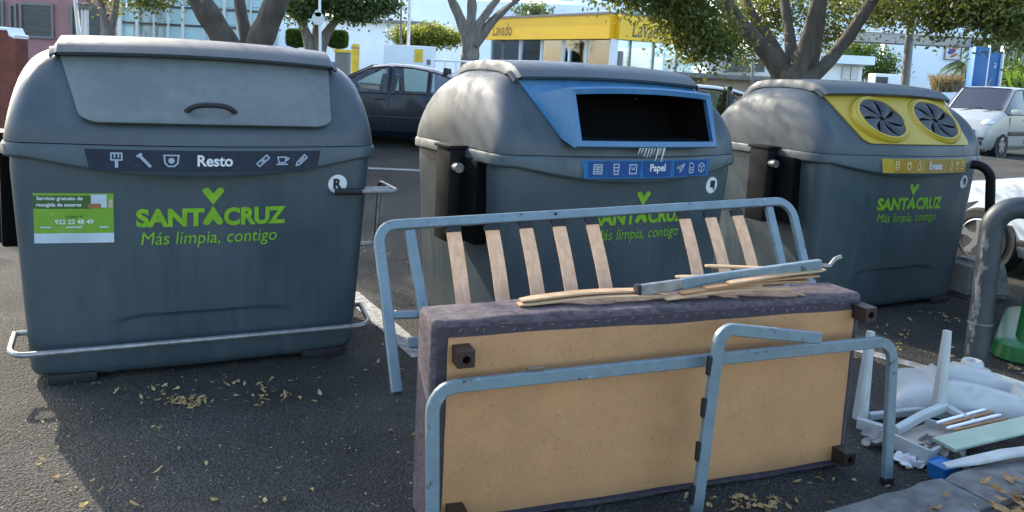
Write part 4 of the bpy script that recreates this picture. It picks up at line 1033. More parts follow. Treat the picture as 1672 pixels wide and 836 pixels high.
def side_bits(root, Wd, doors, zl, zb, handle_z, mould_z=None, paint='car_trim', mw=.05, x0=-1.2, x1=1.0, mirror=None, mpaint='car_trim', off=.0):
    for s in (-1, 1):
        for (hx,) in doors['handles']: MB().box((hx, s*(Wd/2-.005+off), handle_z), (.17, .03, .028), bev=.01).build('door_handle', paint, root)
        for gx in doors['gaps']: MB().box((gx, s*(Wd/2-.0165+off), (zl+zb)/2+.02), (.008, .03, zl-zb-.16)).build('door_gap', 'car_trim', root)
        if mould_z: MB().box(((x0+x1)/2, s*(Wd/2+off), mould_z), (x1-x0, .025, mw), bev=.008).build('side_moulding', 'car_trim', root)
        if mirror: MB().box((mirror[0], s*(Wd/2+.09), mirror[1]), (.12, .19, .15), bev=.04, seg=3).build('mirror', mpaint, root)
# dark estate between the first two containers, side on, nose to the left
def ex_navy(root):
    side_bits(root, 1.70, {'handles': [(.02,), (-.80,)], 'gaps': [.95, -.12, -.95]}, .93, .22, .84, .55, 'car_navy', .03, -1.45, 1.1, (.75, 1.0), 'car_navy')
    for s in (-1, 1):
        MB().box((2.08, s*.58, .66), (.12, .34, .15), bev=.04).build('headlight', 'gl_lamp', root); MB().box((-2.14, s*.66, .80), (.06, .2, .26), bev=.03).build('tail_light', 'red', root)
st_navy = [(2.15, .30, .60, .66, .62, .55), (2.05, .24, .66, .74, .76, .66), (1.70, .22, .78, .84, .83, .72), (1.10, .22, .90, .96, .85, .74), (.92, .22, .92, 1.00, .85, .72),
           (.56, .22, .93, 1.22, .85, .64), (.22, .22, .935, 1.39, .85, .58), (-.08, .22, .94, 1.43, .85, .575), (-.16, .22, .94, 1.43, .85, .575), (-.45, .22, .945, 1.42, .85, .575), (-.74, .22, .95, 1.38, .85, .57), (-.80, .22, .952, 1.37, .85, .57), (-1.12, .22, .96, 1.27, .845, .56), (-1.22, .22, .96, 1.23, .84, .56), (-1.62, .22, .96, 1.02, .83, .62), (-2.0, .26, .92, .98, .80, .68), (-2.14, .32, .72, .80, .72, .60)]
ny = 12.75; nx = at(645, 150, ny).x
car('parked_car', 'dark navy car seen side on in the gap between the first two containers', 'car', (nx-.24, ny+.85, gz(nx, ny)-.02), R(181), 'car_navy', st_navy, [(-.08, .92), (-.74, -.16), (-1.12, -.80)], [(.22, .92), (-1.62, -1.22)], [(1.38, .30, 0), (-1.32, .30, 0)], 1.70, extras=ex_navy)
# grey green hatchback behind the paper container
def ex_green(root):
    side_bits(root, 1.66, {'handles': [(-.1,), (-.85,)], 'gaps': [.9, -.2]}, .92, .22, .82, .5, 'car_green', .04, -1.2, .9, (.7, 1.0), 'car_green')
    for s in (-1, 1): MB().box((-1.84, s*.62, .98), (.08, .12, .34), bev=.03).build('tail_light', 'red', root)
st_green = [(1.95, .30, .58, .64, .62, .55), (1.85, .24, .64, .72, .76, .66), (1.45, .22, .78, .84, .82, .72), (.95, .22, .90, .97, .83, .72), (.50, .22, .92, 1.24, .83, .62), (.15, .22, .93, 1.42, .83, .56), (-.15, .22, .94, 1.45, .83, .555), (-.22, .22, .94, 1.45, .83, .555), (-.75, .22, .955, 1.43, .83, .55), (-.95, .22, .97, 1.41, .83, .55), (-1.02, .22, .975, 1.40, .825, .55), (-1.38, .24, 1.0, 1.31, .815, .54), (-1.60, .26, 1.0, 1.18, .80, .55), (-1.82, .30, .86, .96, .76, .60), (-1.90, .36, .70, .78, .70, .58)]
gx, gy = 3.35, 12.4
car('parked_car', 'grey green hatchback, its roof and rear quarter showing above the paper container', 'car', (at(1085, 140, gy).x, gy, gz(3, gy)-.02), R(168), 'car_green', st_green, [(-.15, .95), (-.95, -.22), (-1.38, -1.02)], [(.15, .95), (-1.82, -1.60)], [(1.25, .29, 0), (-1.20, .29, 0)], 1.66, extras=ex_green)
# white van
def ex_van(root):
    side_bits(root, 1.68, {'handles': [(.02,), (-.35,)], 'gaps': [.95, -.12, -1.0]}, 1.08, .24, .96, .62, 'car_silver', .11, -1.5, 1.0, (.92, 1.16), 'car_silver', .0)
    for s in (-1, 1):
        b = bmesh.new(); bmesh.ops.create_uvsphere(b, u_segments=16, v_segments=10, radius=1)
        for v in b.verts: v.co = Vector((v.co.x*.12+1.80-.05, v.co.y*.19+s*.60, v.co.z*.12+.84+.04*s*v.co.y*s))
        h = MB().bm(b).build('headlight', 'gl_lamp', root)
        MB().box((1.985-.02, s*.60, .48), (.06, .15, .08), bev=.02).build('fog_light', 'car_trim', root)
        MB().box((-2.0, s*.74, 1.1), (.06, .10, .5), bev=.02).build('tail_light', 'red', root)
    MB().box((1.96, 0, .62), (.08, .90, .14), bev=.02).build('grille', 'car_trim', root)
    MB().box((1.985, 0, .37), (.07, 1.30, .12), bev=.03).build('bumper_intake', 'car_trim', root)
    MB().box((1.995, 0, .49), (.05, .50, .10), bev=.005).build('number_plate', 'white_pr', root)
    MB().tube([(.42, 0, 1.80), (.36, 0, 1.90), (.24, 0, 2.02)], .008, 6).build('aerial', 'car_trim', root)
    for s in (-.3, .25): MB().tube([(1.16, s, 1.14), (1.02, s+.45, 1.26)], .010, 5).build('wiper', 'car_trim', root)
st_van = [(1.99, .24, .52, .60, .66, .60), (1.94, .22, .66, .74, .76, .66), (1.80, .20, .86, .94, .82, .70), (1.45, .20, .98, 1.06, .84, .72), (1.18, .20, 1.05, 1.13, .84, .72), (1.05, .20, 1.08, 1.20, .84, .72), (.75, .20, 1.09, 1.48, .84, .70), (.42, .20, 1.10, 1.76, .84, .67), (.10, .20, 1.10, 1.80, .84, .665), (-.05, .20, 1.10, 1.81, .84, .665), (-.15, .20, 1.10, 1.81, .84, .665), (-.95, .20, 1.10, 1.82, .84, .665), (-1.05, .20, 1.10, 1.82, .84, .665), (-1.75, .20, 1.10, 1.80, .83, .66), (-1.97, .24, 1.08, 1.74, .80, .64), (-2.03, .30, 1.0, 1.60, .76, .62)]
vy = 20.0; vx = at(1608, 200, vy).x
car('parked_van', 'silver white van with rounded headlights parked beyond the yellow container', 'van', (vx+.72, vy+.95, gz(vx, vy)-.04), R(-143), 'car_silver', st_van, [(-.05, 1.05), (-.95, -.15), (-1.75, -1.05)], [(.42, 1.05)], [(1.28, .31, 0), (-1.30, .31, 0)], 1.68, glass='gl_dark', extras=ex_van)
# pale car at the right edge, seen from its left flank
def ex_white(root):
    side_bits(root, 1.76, {'handles': [(-.15,), (-1.0,)], 'gaps': [.62, -.3, -1.1]}, .93, .20, .80, .36, 'car_trim', .06, -1.0, .95, (.55, 1.0), 'car_white')
    for s in (-1, 1): MB().box((1.95, s*.66, .68), (.3, .22, .14), bev=.05).build('headlight', 'gl_lamp', root)
    for s in (-1, 1):
        b = bmesh.new(); bmesh.ops.create_uvsphere(b, u_segments=12, v_segments=8, radius=1)
        for v in b.verts: v.co = Vector((v.co.x*.07+.85, v.co.y*.02+s*.875, v.co.z*.028+.66))
        MB().bm(b).build('side_repeater', 'car_trim', root)
st_white = [(2.10, .28, .54, .60, .66, .58), (2.02, .22, .62, .70, .80, .68), (1.65, .20, .78, .86, .87, .76), (1.15, .20, .89, .96, .88, .78), (.75, .20, .94, 1.02, .88, .76), (.35, .20, .95, 1.25, .88, .66), (-.10, .20, .96, 1.44, .88, .60), (-.30, .20, .96, 1.46, .88, .60), (-.38, .20, .96, 1.46, .88, .60), (-1.10, .20, .97, 1.44, .88, .59), (-1.18, .20, .97, 1.44, .88, .59), (-1.6, .22, .98, 1.34, .86, .58), (-1.95, .26, .92, 1.05, .84, .62), (-2.12, .34, .72, .82, .76, .6)]
wc = Vector((4.72, 7.65, 0)); hd = R(113); hv = Vector((math.cos(hd), math.sin(hd), 0)); wpos = wc - hv*1.33 + Vector((hv.y, -hv.x, 0))*.86
car('parked_car', 'pale blue white car behind the hoop barriers, its alloy front wheel showing', 'car', (wpos.x, wpos.y, 0), hd, 'car_white', st_white, [(-.30, .75), (-1.10, -.38), (-1.6, -1.18)], [(-.10, .75), (-1.95, -1.6)], [(1.33, .315, 0), (-1.30, .315, 0)], 1.76, extras=ex_white)
# far white van by the yellow bollard
fx = at(597, 88, 46)
car('parked_van', 'small far white van beside the yellow bollard', 'van', (fx.x, 46, at(597, 99, 46).z-.6), R(176), 'car_white', st_van, [(-.05, 1.05), (-.95, -.15), (-1.75, -1.05)], [(.42, 1.05)], [(1.28, .31, 0), (-1.30, .31, 0)], 1.68, glass='gl_dark', seats=False)

# ------------------------------------------------------------------ trees
def limb(mb, pts, radii, n=14, seed=0, flute=.10):
    rr = random.Random(seed); P = [Vector(p) for p in pts]
    # smooth the polyline (Catmull-Rom)
    Q = []; Rr = []
    for i in range(len(P)-1):
        a, b, c, d = P[max(i-1, 0)], P[i], P[i+1], P[min(i+2, len(P)-1)]
        for k in range(6):
            t = k/6; Q.append(.5*((2*b)+(c-a)*t+(2*a-5*b+4*c-d)*t*t+(3*b-a-3*c+d)*t**3)); Rr.append(radii[i]+(radii[i+1]-radii[i])*t)
    Q.append(P[-1]); Rr.append(radii[-1])
    ph = [rr.uniform(0, 6.28) for _ in range(4)]; rows = []; prev = None
    for i, (p, r_) in enumerate(zip(Q, Rr)):
        t = (Q[min(i+1, len(Q)-1)]-Q[max(i-1, 0)]).normalized()
        a = prev if prev is not None else Vector((1, 0, 0)) if abs(t.x) < .9 else Vector((0, 1, 0))
        a = (a-t*a.dot(t)).normalized(); prev = a; b = t.cross(a); row = []
        for k in range(n):
            th = 2*math.pi*k/n
            q = 1+flute*math.sin(3*th+ph[0]+i*.12)+flute*.6*math.sin(5*th+ph[1]-i*.2)+flute*.4*math.sin(i*.9+ph[2])
            row.append(tuple(p+a*(r_*q*math.cos(th))+b*(r_*q*math.sin(th))))
        rows.append(row)
    mb.grid(rows, closed=True); o = len(mb.v)-n; mb.f.append(tuple(range(o, o+n)))
def crown(blobs, dens, size, seed=0, droop=.35, spread=1):
    """leaf faces in many small clumps spread through irregular blobs: (centre, (rx,ry,rz), weight)"""
    g = np.random.default_rng(seed); V = []; 
    for c, rad, wgt in blobs:
        c = np.array(c); rad = np.array(rad); nc = max(4, int(wgt*dens/22))
        d = g.normal(size=(nc, 3)); d /= np.linalg.norm(d, axis=1)[:, None]; rr_ = (.35+.65*g.random(nc)**.5)
        cl = c+d*rr_[:, None]*rad
        for q in cl:
            m_ = int(g.integers(12, 32)); sp_ = size*g.uniform(1.4, 3.4)*spread
            pos = q+g.normal(size=(m_, 3))*sp_*np.array([1, 1, .75])
            ax = g.normal(size=(m_, 3)); ax[:, 2] -= droop; ax /= np.linalg.norm(ax, axis=1)[:, None]
            nn = g.normal(size=(m_, 3)); nn[:, 2] += .8; nn -= ax*(nn*ax).sum(1)[:, None]; nn /= np.linalg.norm(nn, axis=1)[:, None]
            sd_ = np.cross(nn, ax); L = size*g.uniform(.7, 1.3, m_)[:, None]
            V.append(np.stack([pos-ax*L*.5, pos+sd_*L*.26+nn*L*.05, pos+ax*L*.55, pos-sd_*L*.26+nn*L*.05], 1))
    V = np.concatenate(V).reshape(-1, 3); n = len(V)//4
    me = bpy.data.meshes.new('crown'); me.vertices.add(len(V)); me.vertices.foreach_set('co', V.ravel().astype(np.float32))
    me.loops.add(4*n); me.loops.foreach_set('vertex_index', np.arange(4*n, dtype=np.int32)); me.polygons.add(n)
    me.polygons.foreach_set('loop_start', np.arange(0, 4*n, 4, dtype=np.int32)); me.update(calc_edges=True); me.validate()
    return me
def tree(name, label, base, limbs, blobs, leaf, dens, size, bark='bark', seed=0, cat='tree', droop=.35, grp=None, flute=.1, spread=1):
    root = empty(name, base, label, cat, 0, grp)
    if limbs:
        mb = MB()
        for i, (pts, rad) in enumerate(limbs): limb(mb, pts, rad, seed=seed*31+i, flute=flute)
        mb.build('trunk', bark, root, True, smooth=80)
    if blobs:
        me = crown(blobs, dens, size, seed, droop, spread); me.materials.append(M[leaf]); o = bpy.data.objects.new('crown', me); col.objects.link(o); o.parent = root
        o.matrix_parent_inverse = Matrix.Translation(Vector(base)).inverted()
    return root
def P_(Y, *pts): return [at(x, y, Y+(p[0] if p else 0)) for x, y, *p in pts]
def px(n, Y): return n*Y/F
# big fig tree on the right
Y = 10.2; bD = at(1292, 150, Y); bD0 = Vector((bD.x, bD.y, gz(bD.x, bD.y)))
LD = [([bD0-Vector((0, 0, .1)), bD0.lerp(bD, .5), at(1292, 128, Y), at(1290, 108, Y)], [.34, .265, .235, .20]),
      (P_(Y, (1280, 130), (1262, 98), (1235, 66), (1205, 32), (1178, -4), (1150, -60), (1120, -140)), [.15, .112, .098, .094, .09, .08, .05]),
      (P_(Y, (1286, 122, .1), (1268, 80, .3), (1240, 40, .5), (1216, -5, .7), (1200, -80, .9)), [.10, .07, .062, .058, .045]),
      (P_(Y, (1292, 115, .2), (1290, 70, .5), (1284, 25, .7), (1276, -30, .9), (1260, -120, 1.0)), [.10, .07, .06, .055, .04]),
      (P_(Y, (1298, 125, -.05), (1316, 75, -.1), (1330, 25, -.2), (1346, -25, -.3), (1370, -120, -.4)), [.15, .105, .095, .09, .06]),
      (P_(Y, (1318, 130, .1), (1328, 90, .25), (1336, 55, .4), (1345, 0, .6)), [.10, .075, .065, .05]),
      (P_(Y, (1312, 135, -.1), (1345, 108, -.1), (1378, 70, -.1), (1403, 35, -.2), (1428, -4, -.2), (1470, -70, -.3), (1540, -140, -.3)), [.13, .085, .075, .070, .066, .06, .045])]
def B(x, y, Y, rx, ry, w, rz=None): c = at(x, y, Y); return (tuple(c), (px(rx, Y), px(rx, Y)*.9, px(ry, Y)), w)
BD = [B(1000, -22, 8.8, 30, 14, .5), B(1065, -2, 9.0, 46, 16, 1.0), B(1122, 22, 9.1, 42, 26, 1.6), B(1160, 66, 9.2, 36, 32, 1.6), B(1128, 62, 9.1, 24, 22, .7), B(1196, 44, 10.9, 34, 36, 1.1), B(1085, -20, 9.0, 70, 20, 1.4), B(1215, 84, 11.0, 16, 12, .25),
      B(1230, 8, 11.8, 50, 34, 1.0), B(1285, 14, 12.0, 56, 36, 1.2), B(1255, 50, 12.0, 28, 18, .4), B(1358, 34, 12.0, 36, 28, .8), B(1340, 66, 12.0, 18, 12, .25), B(1400, 6, 11.6, 60, 20, 1.2), B(1465, 6, 10.6, 46, 22, 1.1), B(1440, 26, 10.8, 22, 12, .35),
      B(1530, 8, 9.6, 54, 28, 1.4), B(1530, 38, 9.6, 22, 16, .4), B(1590, 6, 9.2, 50, 24, 1.3), B(1640, 18, 9.0, 50, 38, 1.7), B(1640, 45, 9.0, 34, 20, .6), B(1690, 30, 9.0, 40, 36, 1.2), B(1160, -90, 9.6, 160, 60, 2.2), B(1400, -110, 10, 180, 70, 2.4), B(1620, -80, 9.3, 140, 60, 2.2), ((-1.1, 10.2, 4.7), (1.7, 1.1, .5), 3.8)]  # last blob: leaves added above the view to shade the yellow container's lid
tree('fig_tree', 'large fig tree forking into many limbs behind the yellow container', bD0, LD, BD, 'leaf_a', 1500, .060, seed=3)
# three limbed tree behind the first container
Y = 10.6; bA = at(402, 118, Y); bA0 = Vector((bA.x, bA.y, gz(bA.x, bA.y)))
LA = [([bA0-Vector((0, 0, .1)), bA0.lerp(bA, .6), bA, at(402, 100, Y)], [.40, .33, .31, .27]),
      (P_(Y, (392, 115), (372, 72), (350, 36), (326, -2), (300, -50), (260, -130)), [.23, .165, .16, .155, .13, .08]),
      (P_(Y, (402, 105, .15), (402, 62, .25), (396, 30, .3), (390, -4, .35), (384, -70, .4), (390, -140, .4)), [.15, .085, .072, .07, .06, .04]),
      (P_(Y, (408, 118), (422, 74), (436, 40), (452, -2), (478, -60), (510, -130)), [.23, .165, .16, .155, .13, .08])]
BA = [B(244, 2, 9.6, 20, 8, .45), B(250, -16, 9.6, 34, 12, .6), B(560, -150, 12, 120, 50, 1.5), ((-4.35, 8.1, 4.6), (.9, .9, .45), 1.1), ((-3.95, 9.25, 4.7), (.7, .6, .35), 1.1), ((-2.8, 8.8, 4.6), (1.1, .9, .45), 2.6)]  # last three blobs: leaves added above the view to shade the lids
tree('street_tree', 'grey tree with three thick bare limbs rising behind the first container', bA0, LA, BA, 'leaf_a', 1100, .055, seed=5)
# bushy tree further back
Y = 23; bB = at(517, 105, Y); bB0 = Vector((bB.x, bB.y, gz(bB.x, Y)))
LB = [([bB0, bB, at(516, 84, Y)], [.32, .28, .22]), (P_(Y, (512, 92), (503, 62), (494, 38), (488, 10)), [.20, .14, .12, .08]), (P_(Y, (516, 90), (516, 55), (518, 25), (515, -5)), [.16, .11, .09, .06]), (P_(Y, (520, 92), (532, 60), (546, 38), (566, 15)), [.20, .15, .11, .07])]
BB = [B(484, 8, 22, 20, 16, .8), B(520, 2, 22.5, 30, 18, 1.1), B(560, 8, 22.5, 32, 16, 1.2), B(602, 12, 22.5, 30, 14, 1.0), B(632, 4, 22.5, 18, 10, .5), B(545, -22, 22.5, 90, 20, 1.8), B(575, 24, 22.2, 18, 7, .3), B(494, 22, 22.2, 10, 9, .25)]
tree('bushy_tree', 'dark bushy tree with a wide low crown above two clipped shrubs', bB0, LB, BB, 'leaf_b', 1700, .12, 'bark2', seed=6, spread=.6)
Y = 21; bC = at(766, 112, Y); bC0 = Vector((bC.x, bC.y, gz(bC.x, Y)))
LC = [([bC0, bC, at(767, 84, Y), at(770, 60, Y)], [.30, .25, .22, .20]), (P_(Y, (764, 84), (757, 48), (746, 18), (734, -8), (720, -40)), [.16, .13, .11, .09, .06]), (P_(Y, (770, 70), (769, 36), (771, 8), (768, -30)), [.14, .12, .11, .08]), (P_(Y, (774, 72), (782, 42), (798, 18), (816, -6), (840, -40)), [.15, .12, .10, .08, .05]), (P_(Y, (776, 74), (800, 40), (824, 16), (846, -2), (880, -30)), [.13, .10, .08, .06, .04])]
tree('bare_limbed_tree', 'pale grey multi stemmed tree left of the yellow sign', bC0, LC, [B(780, -60, 21, 120, 24, 1.6)], 'leaf_b', 900, .12, 'bark2', seed=8, flute=.2)
Y = 26; bE = at(178, 66, Y); bE0 = Vector((bE.x, bE.y, gz(bE.x, Y)))
LE = [([bE0, bE, at(178, 44, Y)], [.22, .18, .15]), (P_(Y, (177, 48), (170, 28), (166, 8), (160, -12)), [.13, .10, .09, .07]), (P_(Y, (180, 48), (188, 22), (192, -10)), [.12, .09, .07]), (P_(Y, (176, 26), (156, 12), (140, -4)), [.07, .05, .04])]
tree('thin_street_tree', 'thin twisted pale trunk in front of the maroon building', bE0, LE, [B(180, 0, 26, 14, 5, .35), B(200, -55, 26, 60, 18, .8)], 'leaf_y', 700, .12, 'bark2', seed=9)
tree('added_shade_tree', 'unseen leafy tree added left of the picture to shade the road', Vector((-15.2, 20.5, gz(-15.2, 20.5))), [([Vector((-15.2, 20.5, 0)), Vector((-15, 20.5, 4)), Vector((-13.5, 21, 6.5)), Vector((-11.5, 21.5, 8))], [.4, .32, .2, .1])], [((-11.5, 21.5, 8.4), (4.2, 4.2, 1.4), 13)], 'leaf_b', 1300, .34, 'bark2', seed=77)  # unseen tree, added only to put the road in shade
Y = 31; bF = at(700, 118, Y)
tree('flat_topped_tree', 'yellow green flat topped tree behind the white panel', Vector((bF.x, Y, gz(bF.x, Y))), [([Vector((bF.x, Y, gz(bF.x, Y))), at(700, 85, Y), at(690, 66, Y)], [.18, .15, .08]), (P_(Y, (700, 88), (715, 66)), [.1, .06])],
     [B(665, 58, Y, 26, 11, .9), B(705, 58, Y, 34, 13, 1.2), B(738, 62, Y, 18, 12, .7), B(690, 70, Y, 30, 6, .5)], 'leaf_y', 1700, .13, 'bark2', seed=10, spread=.55)
for i, (cx, cy, lab) in enumerate(((484, 62, 'clipped rounded shrub left of the bushy tree trunk'), (552, 64, 'clipped rounded shrub right of the bushy tree trunk'))):
    Y = 26; c = at(cx, cy, Y); g = np.random.default_rng(40+i); n = 5200; d = g.uniform(-1, 1, (n, 3)); q = np.abs(d).max(1); d /= q[:, None]; d /= (np.abs(d)**5).sum(1)[:, None]**.2
    pos = np.array(c)+d*np.array([px(14, Y), px(14, Y), px(13, Y)])*g.uniform(.88, 1.02, n)[:, None]
    ax = g.normal(size=(n, 3)); ax /= np.linalg.norm(ax, axis=1)[:, None]; s2 = np.cross(ax, g.normal(size=(n, 3))); s2 /= np.linalg.norm(s2, axis=1)[:, None]
    V = np.stack([pos-ax*.06, pos+s2*.03, pos+ax*.06, pos-s2*.03], 1).reshape(-1, 3)
    me = bpy.data.meshes.new('crown'); me.from_pydata(V.tolist(), [], np.arange(4*n).reshape(-1, 4).tolist()); me.materials.append(M['leaf_g'])
    root = empty('clipped_shrub', (c.x, c.y, gz(c.x, c.y)), lab, 'shrub', 0, 'clipped shrubs'); o = bpy.data.objects.new('crown', me); col.objects.link(o); o.parent = root; o.matrix_parent_inverse = Matrix.Translation(root.location).inverted()
    MB().cyl((0, 0, 0), (0, 0, c.z-root.location.z), .08, 8).build('stem', 'bark2', root)
for (x, Y, blobs, lf, lab, nm) in ((1400, 36, [(1385, 95, 30, 26, 1.2), (1405, 78, 26, 12, .7), (1440, 105, 20, 26, .9), (1425, 122, 26, 14, .6)], 'leaf_g', 'green leafy tree between the low white building and the lamp post', 'garden_tree'), (1660, 30, [(1660, 128, 22, 20, 1.2), (1690, 125, 24, 26, 1.0)], 'leaf_g', 'spiky green shrub to the right of the blue totem', 'garden_shrub'), (1010, 60, [(870, 20, 20, 4, .5)], 'leaf_b', 'distant dark shrub on the skyline left of the yellow sign', 'garden_shrub')):
    c = at(x, 130, Y); b0 = Vector((c.x, Y, gz(c.x, Y)))
    tree(nm, lab, b0, [([b0, at(x, 120, Y), at(x, 95 if Y == 36 else 128, Y)], [.16, .12, .06])] if Y != 60 else [], [B(bx, by, Y, rx, ry, w_) for bx, by, rx, ry, w_ in blobs], lf, 1500, .15 if Y < 50 else .3, 'bark2', seed=int(x), spread=.7)
# reeds
def reeds(name, label, x0, x1, yb, yt, Y, n, mt, cat):
    mb = MB(); rr = random.Random(int(x0)); b0 = at((x0+x1)/2, yb, Y)
    for i in range(n):
        a = at(rr.uniform(x0+8, x1-8), yb, Y+rr.uniform(-.5, .5)); t = at(rr.uniform(x0-6, x1+6), yt+rr.uniform(0, (yb-yt)*.6), Y+rr.uniform(-.6, .6)); a = a.lerp(Vector((t.x, t.y, a.z)), .4)
        mid = a.lerp(t, .55)+Vector((0, 0, .12)); w_ = Vector((.018, 0, 0))
        mb.grid([[tuple(a-w_-b0), tuple(a+w_-b0)], [tuple(mid-w_-b0), tuple(mid+w_-b0)], [tuple(t-w_*.2-b0), tuple(t+w_*.2-b0)]])
    o = mb.build(name, mt, smooth=0); o.location = b0; return tag(o, label, cat)
reeds('dry_grass_clump', 'clump of dry brown reeds behind the white van roof', 1518, 1575, 150, 118, 25, 260, 'reed', 'ornamental grass')
reeds('green_reed_clump', 'clump of green strap leaves at the right edge beside the van', 1645, 1690, 150, 112, 26, 160, 'leaf_g', 'ornamental grass')
def palm(label, x, ybase, ytop, Y, fr, n, seed):
    b0 = at(x, ybase, Y); t0 = at(x, ytop, Y); b0 = Vector((t0.x, Y, gz(t0.x, Y))); root = empty('palm_tree', b0, label, 'palm', 0, 'palms by the white wall'); rr = random.Random(seed)
    mb = MB(); limb(mb, [b0, b0.lerp(t0, .5), t0], [.16, .13, .13]); mb.build('trunk', 'bark2', root, True, smooth=80)
    mb = MB()
    for i in range(n):
        a = 2*math.pi*i/n+rr.uniform(-.2, .2); el = rr.uniform(.1, 1.1); pts = []
        for k in range(9):
            u = k/8; pts.append(t0+Vector((math.cos(a)*fr*u*math.cos(el*.4), math.sin(a)*fr*u*math.cos(el*.4), fr*(math.sin(el)*u-(.75+.3*math.sin(el))*u*u))))
        for k in range(8):
            d = (pts[k+1]-pts[k]).normalized(); s_ = d.cross(Vector((0, 0, 1))).normalized(); L = fr*.30*math.sin(math.pi*(.15+.8*k/8))
            for q in range(3):
                p = pts[k].lerp(pts[k+1], q/3)
                for sg_ in (-1, 1):
                    e = p+s_*sg_*L*.8+d*L*.5-Vector((0, 0, L*.5)); mb.add([p, p+d*.05, e], [(0, 1, 2)])
        mb.tube(pts, .015, 5)
    mb.build('crown', 'leaf_b', root, True, smooth=0)
palm('small palm in front of the white wall left of the blue totem', 1577, 140, 108, 30, 1.0, 14, 1)
palm('larger drooping palm just left of the blue totem', 1612, 140, 84, 34, 1.1, 16, 2)
palm('tall drooping palm at the right edge behind the blue totem', 1664, 140, 78, 32, 2.3, 18, 3)

# ------------------------------------------------------------------ buildings
def wallbox(x0, y0, x1, y1, Y, d, zmin=None):
    """axis-aligned block whose front spans these picture points at depth Y, standing on the ground"""
    a = at(x0, y0, Y); b = at(x1, y1, Y); zt = max(a.z, b.z); zb = gz((a.x+b.x)/2, Y)-.2 if zmin is None else zmin
    return Vector(((a.x+b.x)/2, Y+d/2, (zt+zb)/2)), (abs(b.x-a.x), d, zt-zb), zt, zb
def pane(parent, name, mt, x0, y0, x1, y1, Y, d=.05, frame=None, fw_=.06):
    a = at(x0, y0, Y); b = at(x1, y1, Y); c = (a+b)/2; sx, sz = abs(b.x-a.x), abs(a.z-b.z)
    o = MB().box((c.x, Y-d/2, c.z), (sx, d, sz)).build(name, mt, parent, True, smooth=0)
    if frame:
        g = MB()
        for (ox, oz, bx, bz) in ((-sx/2, 0, fw_, sz+fw_), (sx/2, 0, fw_, sz+fw_), (0, -sz/2, sx-fw_, fw_), (0, sz/2, sx-fw_, fw_)): g.box((c.x+ox, Y-d-.02, c.z+oz), (bx, .08, bz))
        f = g.build('window_frame', frame, o, smooth=0)
    return o
def bld(name, label, cat, x, Y, grp=None):
    c = at(x, 100, Y); return empty(name, (c.x, Y, gz(c.x, Y)), label, cat, 0, grp)
# maroon building
Y = 34; b = bld('maroon_building', 'maroon rendered building with dark shuttered openings at the far left', 'building', 80, Y)
c, s, zt, zb = wallbox(-220, -90, 215, -90, Y, 8); MB().box(c, s).build('wall', 'maroon', b, True, smooth=0)
for (x0, y0, x1, y1) in ((-10, 2, 7, 50), (18, 8, 28, 50), (35, 6, 88, 62), (118, 10, 168, 62), (-60, 6, -22, 55)):
    w_ = pane(b, 'shuttered_window', 'darkwin', x0, y0, x1, y1, Y, .05, 'greymetal', .10)
for (x0, y0, x1, y1) in ((40, -70, 80, -25), (118, -70, 165, -25), (-20, -70, 20, -25)): pane(b, 'shuttered_window', 'darkwin', x0, y0, x1, y1, Y, .05, 'greymetal', .10)
# glass fronted building
Y = 28; b = bld('glass_building', 'pale blue glass fronted building with white mullions behind the first container', 'building', 310, Y)
c, s, zt, zb = wallbox(191, -100, 455, -100, Y+.35, 7); MB().box(c, s).build('wall', 'bluewhite', b, True, smooth=0)
M['gl_front'] = mat('blue_tinted_glazing', (.48, .76, .86), .25, 0, var=.10, scale=.5, spec=.6)
M['gl_front2'] = mat('reflecting_glazing', (.30, .44, .50), .2, 0, var=.5, scale=2.2, spec=.9, stretch=(3, 1, .8))
xs = [191, 219, 247, 271, 295, 330, 364, 386, 408, 432, 454]; ys = [-60, -25, 13, 42, 71, 100]
for i in range(len(xs)-1):
    for j in range(len(ys)-1):
        pane(b, 'glass_pane', 'gl_front2' if (i in (1, 2) and j in (2, 3)) else 'gl_front', xs[i], ys[j], xs[i+1], ys[j+1], Y+.3, .03)
for x in xs:
    a = at(x, -100, Y); MB().box((a.x, Y+.20, a.z/2), (.10 if x in (191, 219, 295, 364) else .05, .14, a.z+.4)).build('mullion', 'whitemetal', b, True, smooth=0)
for y in ys:
    a = at(191, y, Y); a2 = at(455, y, Y); MB().box(((a.x+a2.x)/2, Y+.22, at(320, y+(.051*0), Y).z), (a2.x-a.x, .06, .07)).build('transom', 'darkwin', b, True, smooth=0)
# white buildings on the slope behind
Y = 44; b = bld('white_building', 'long white walled building with a dark eave line behind the bushy tree', 'building', 560, Y)
c, s, zt, zb = wallbox(440, 40, 690, 40, Y, 6); MB().box(c, s).build('wall', 'bluewhite', b, True, smooth=0)
a = at(440, 40, Y); a2 = at(690, 40, Y); MB().box(((a.x+a2.x)/2, Y+2.6, zt+.06), (a2.x-a.x+.6, 6.2, .14)).build('eave', 'greymetal', b, True, smooth=0)
Y = 62; b = bld('white_building', 'bluish white terraced block with small roof windows behind the two thin poles', 'building', 700, Y)
c, s, zt, zb = wallbox(600, 28, 1010, 12, Y, 10); MB().box(c, s).build('wall', 'bluewhite', b, True, smooth=0)
c, s, z2, zb2 = wallbox(660, 4, 800, 4, Y+3, 6, zt-.2); MB().box(c, s).build('upper_storey', 'white_wall', b, True, smooth=0)
for x in range(672, 712, 9): pane(b, 'roof_window', 'darkwin', x, 16, x+6, 20, Y+2.98, .05)
for x in range(860, 900, 9): pane(b, 'roof_window', 'darkwin', x, 14, x+6, 18, Y-.02, .05)
a, a2 = at(650, 2, Y), at(730, 2, Y)
g = MB(); 
for i in range(18): g.box((a.x+(a2.x-a.x)*i/17, Y+1, a.z+.5), (.06, .06, 1.6))
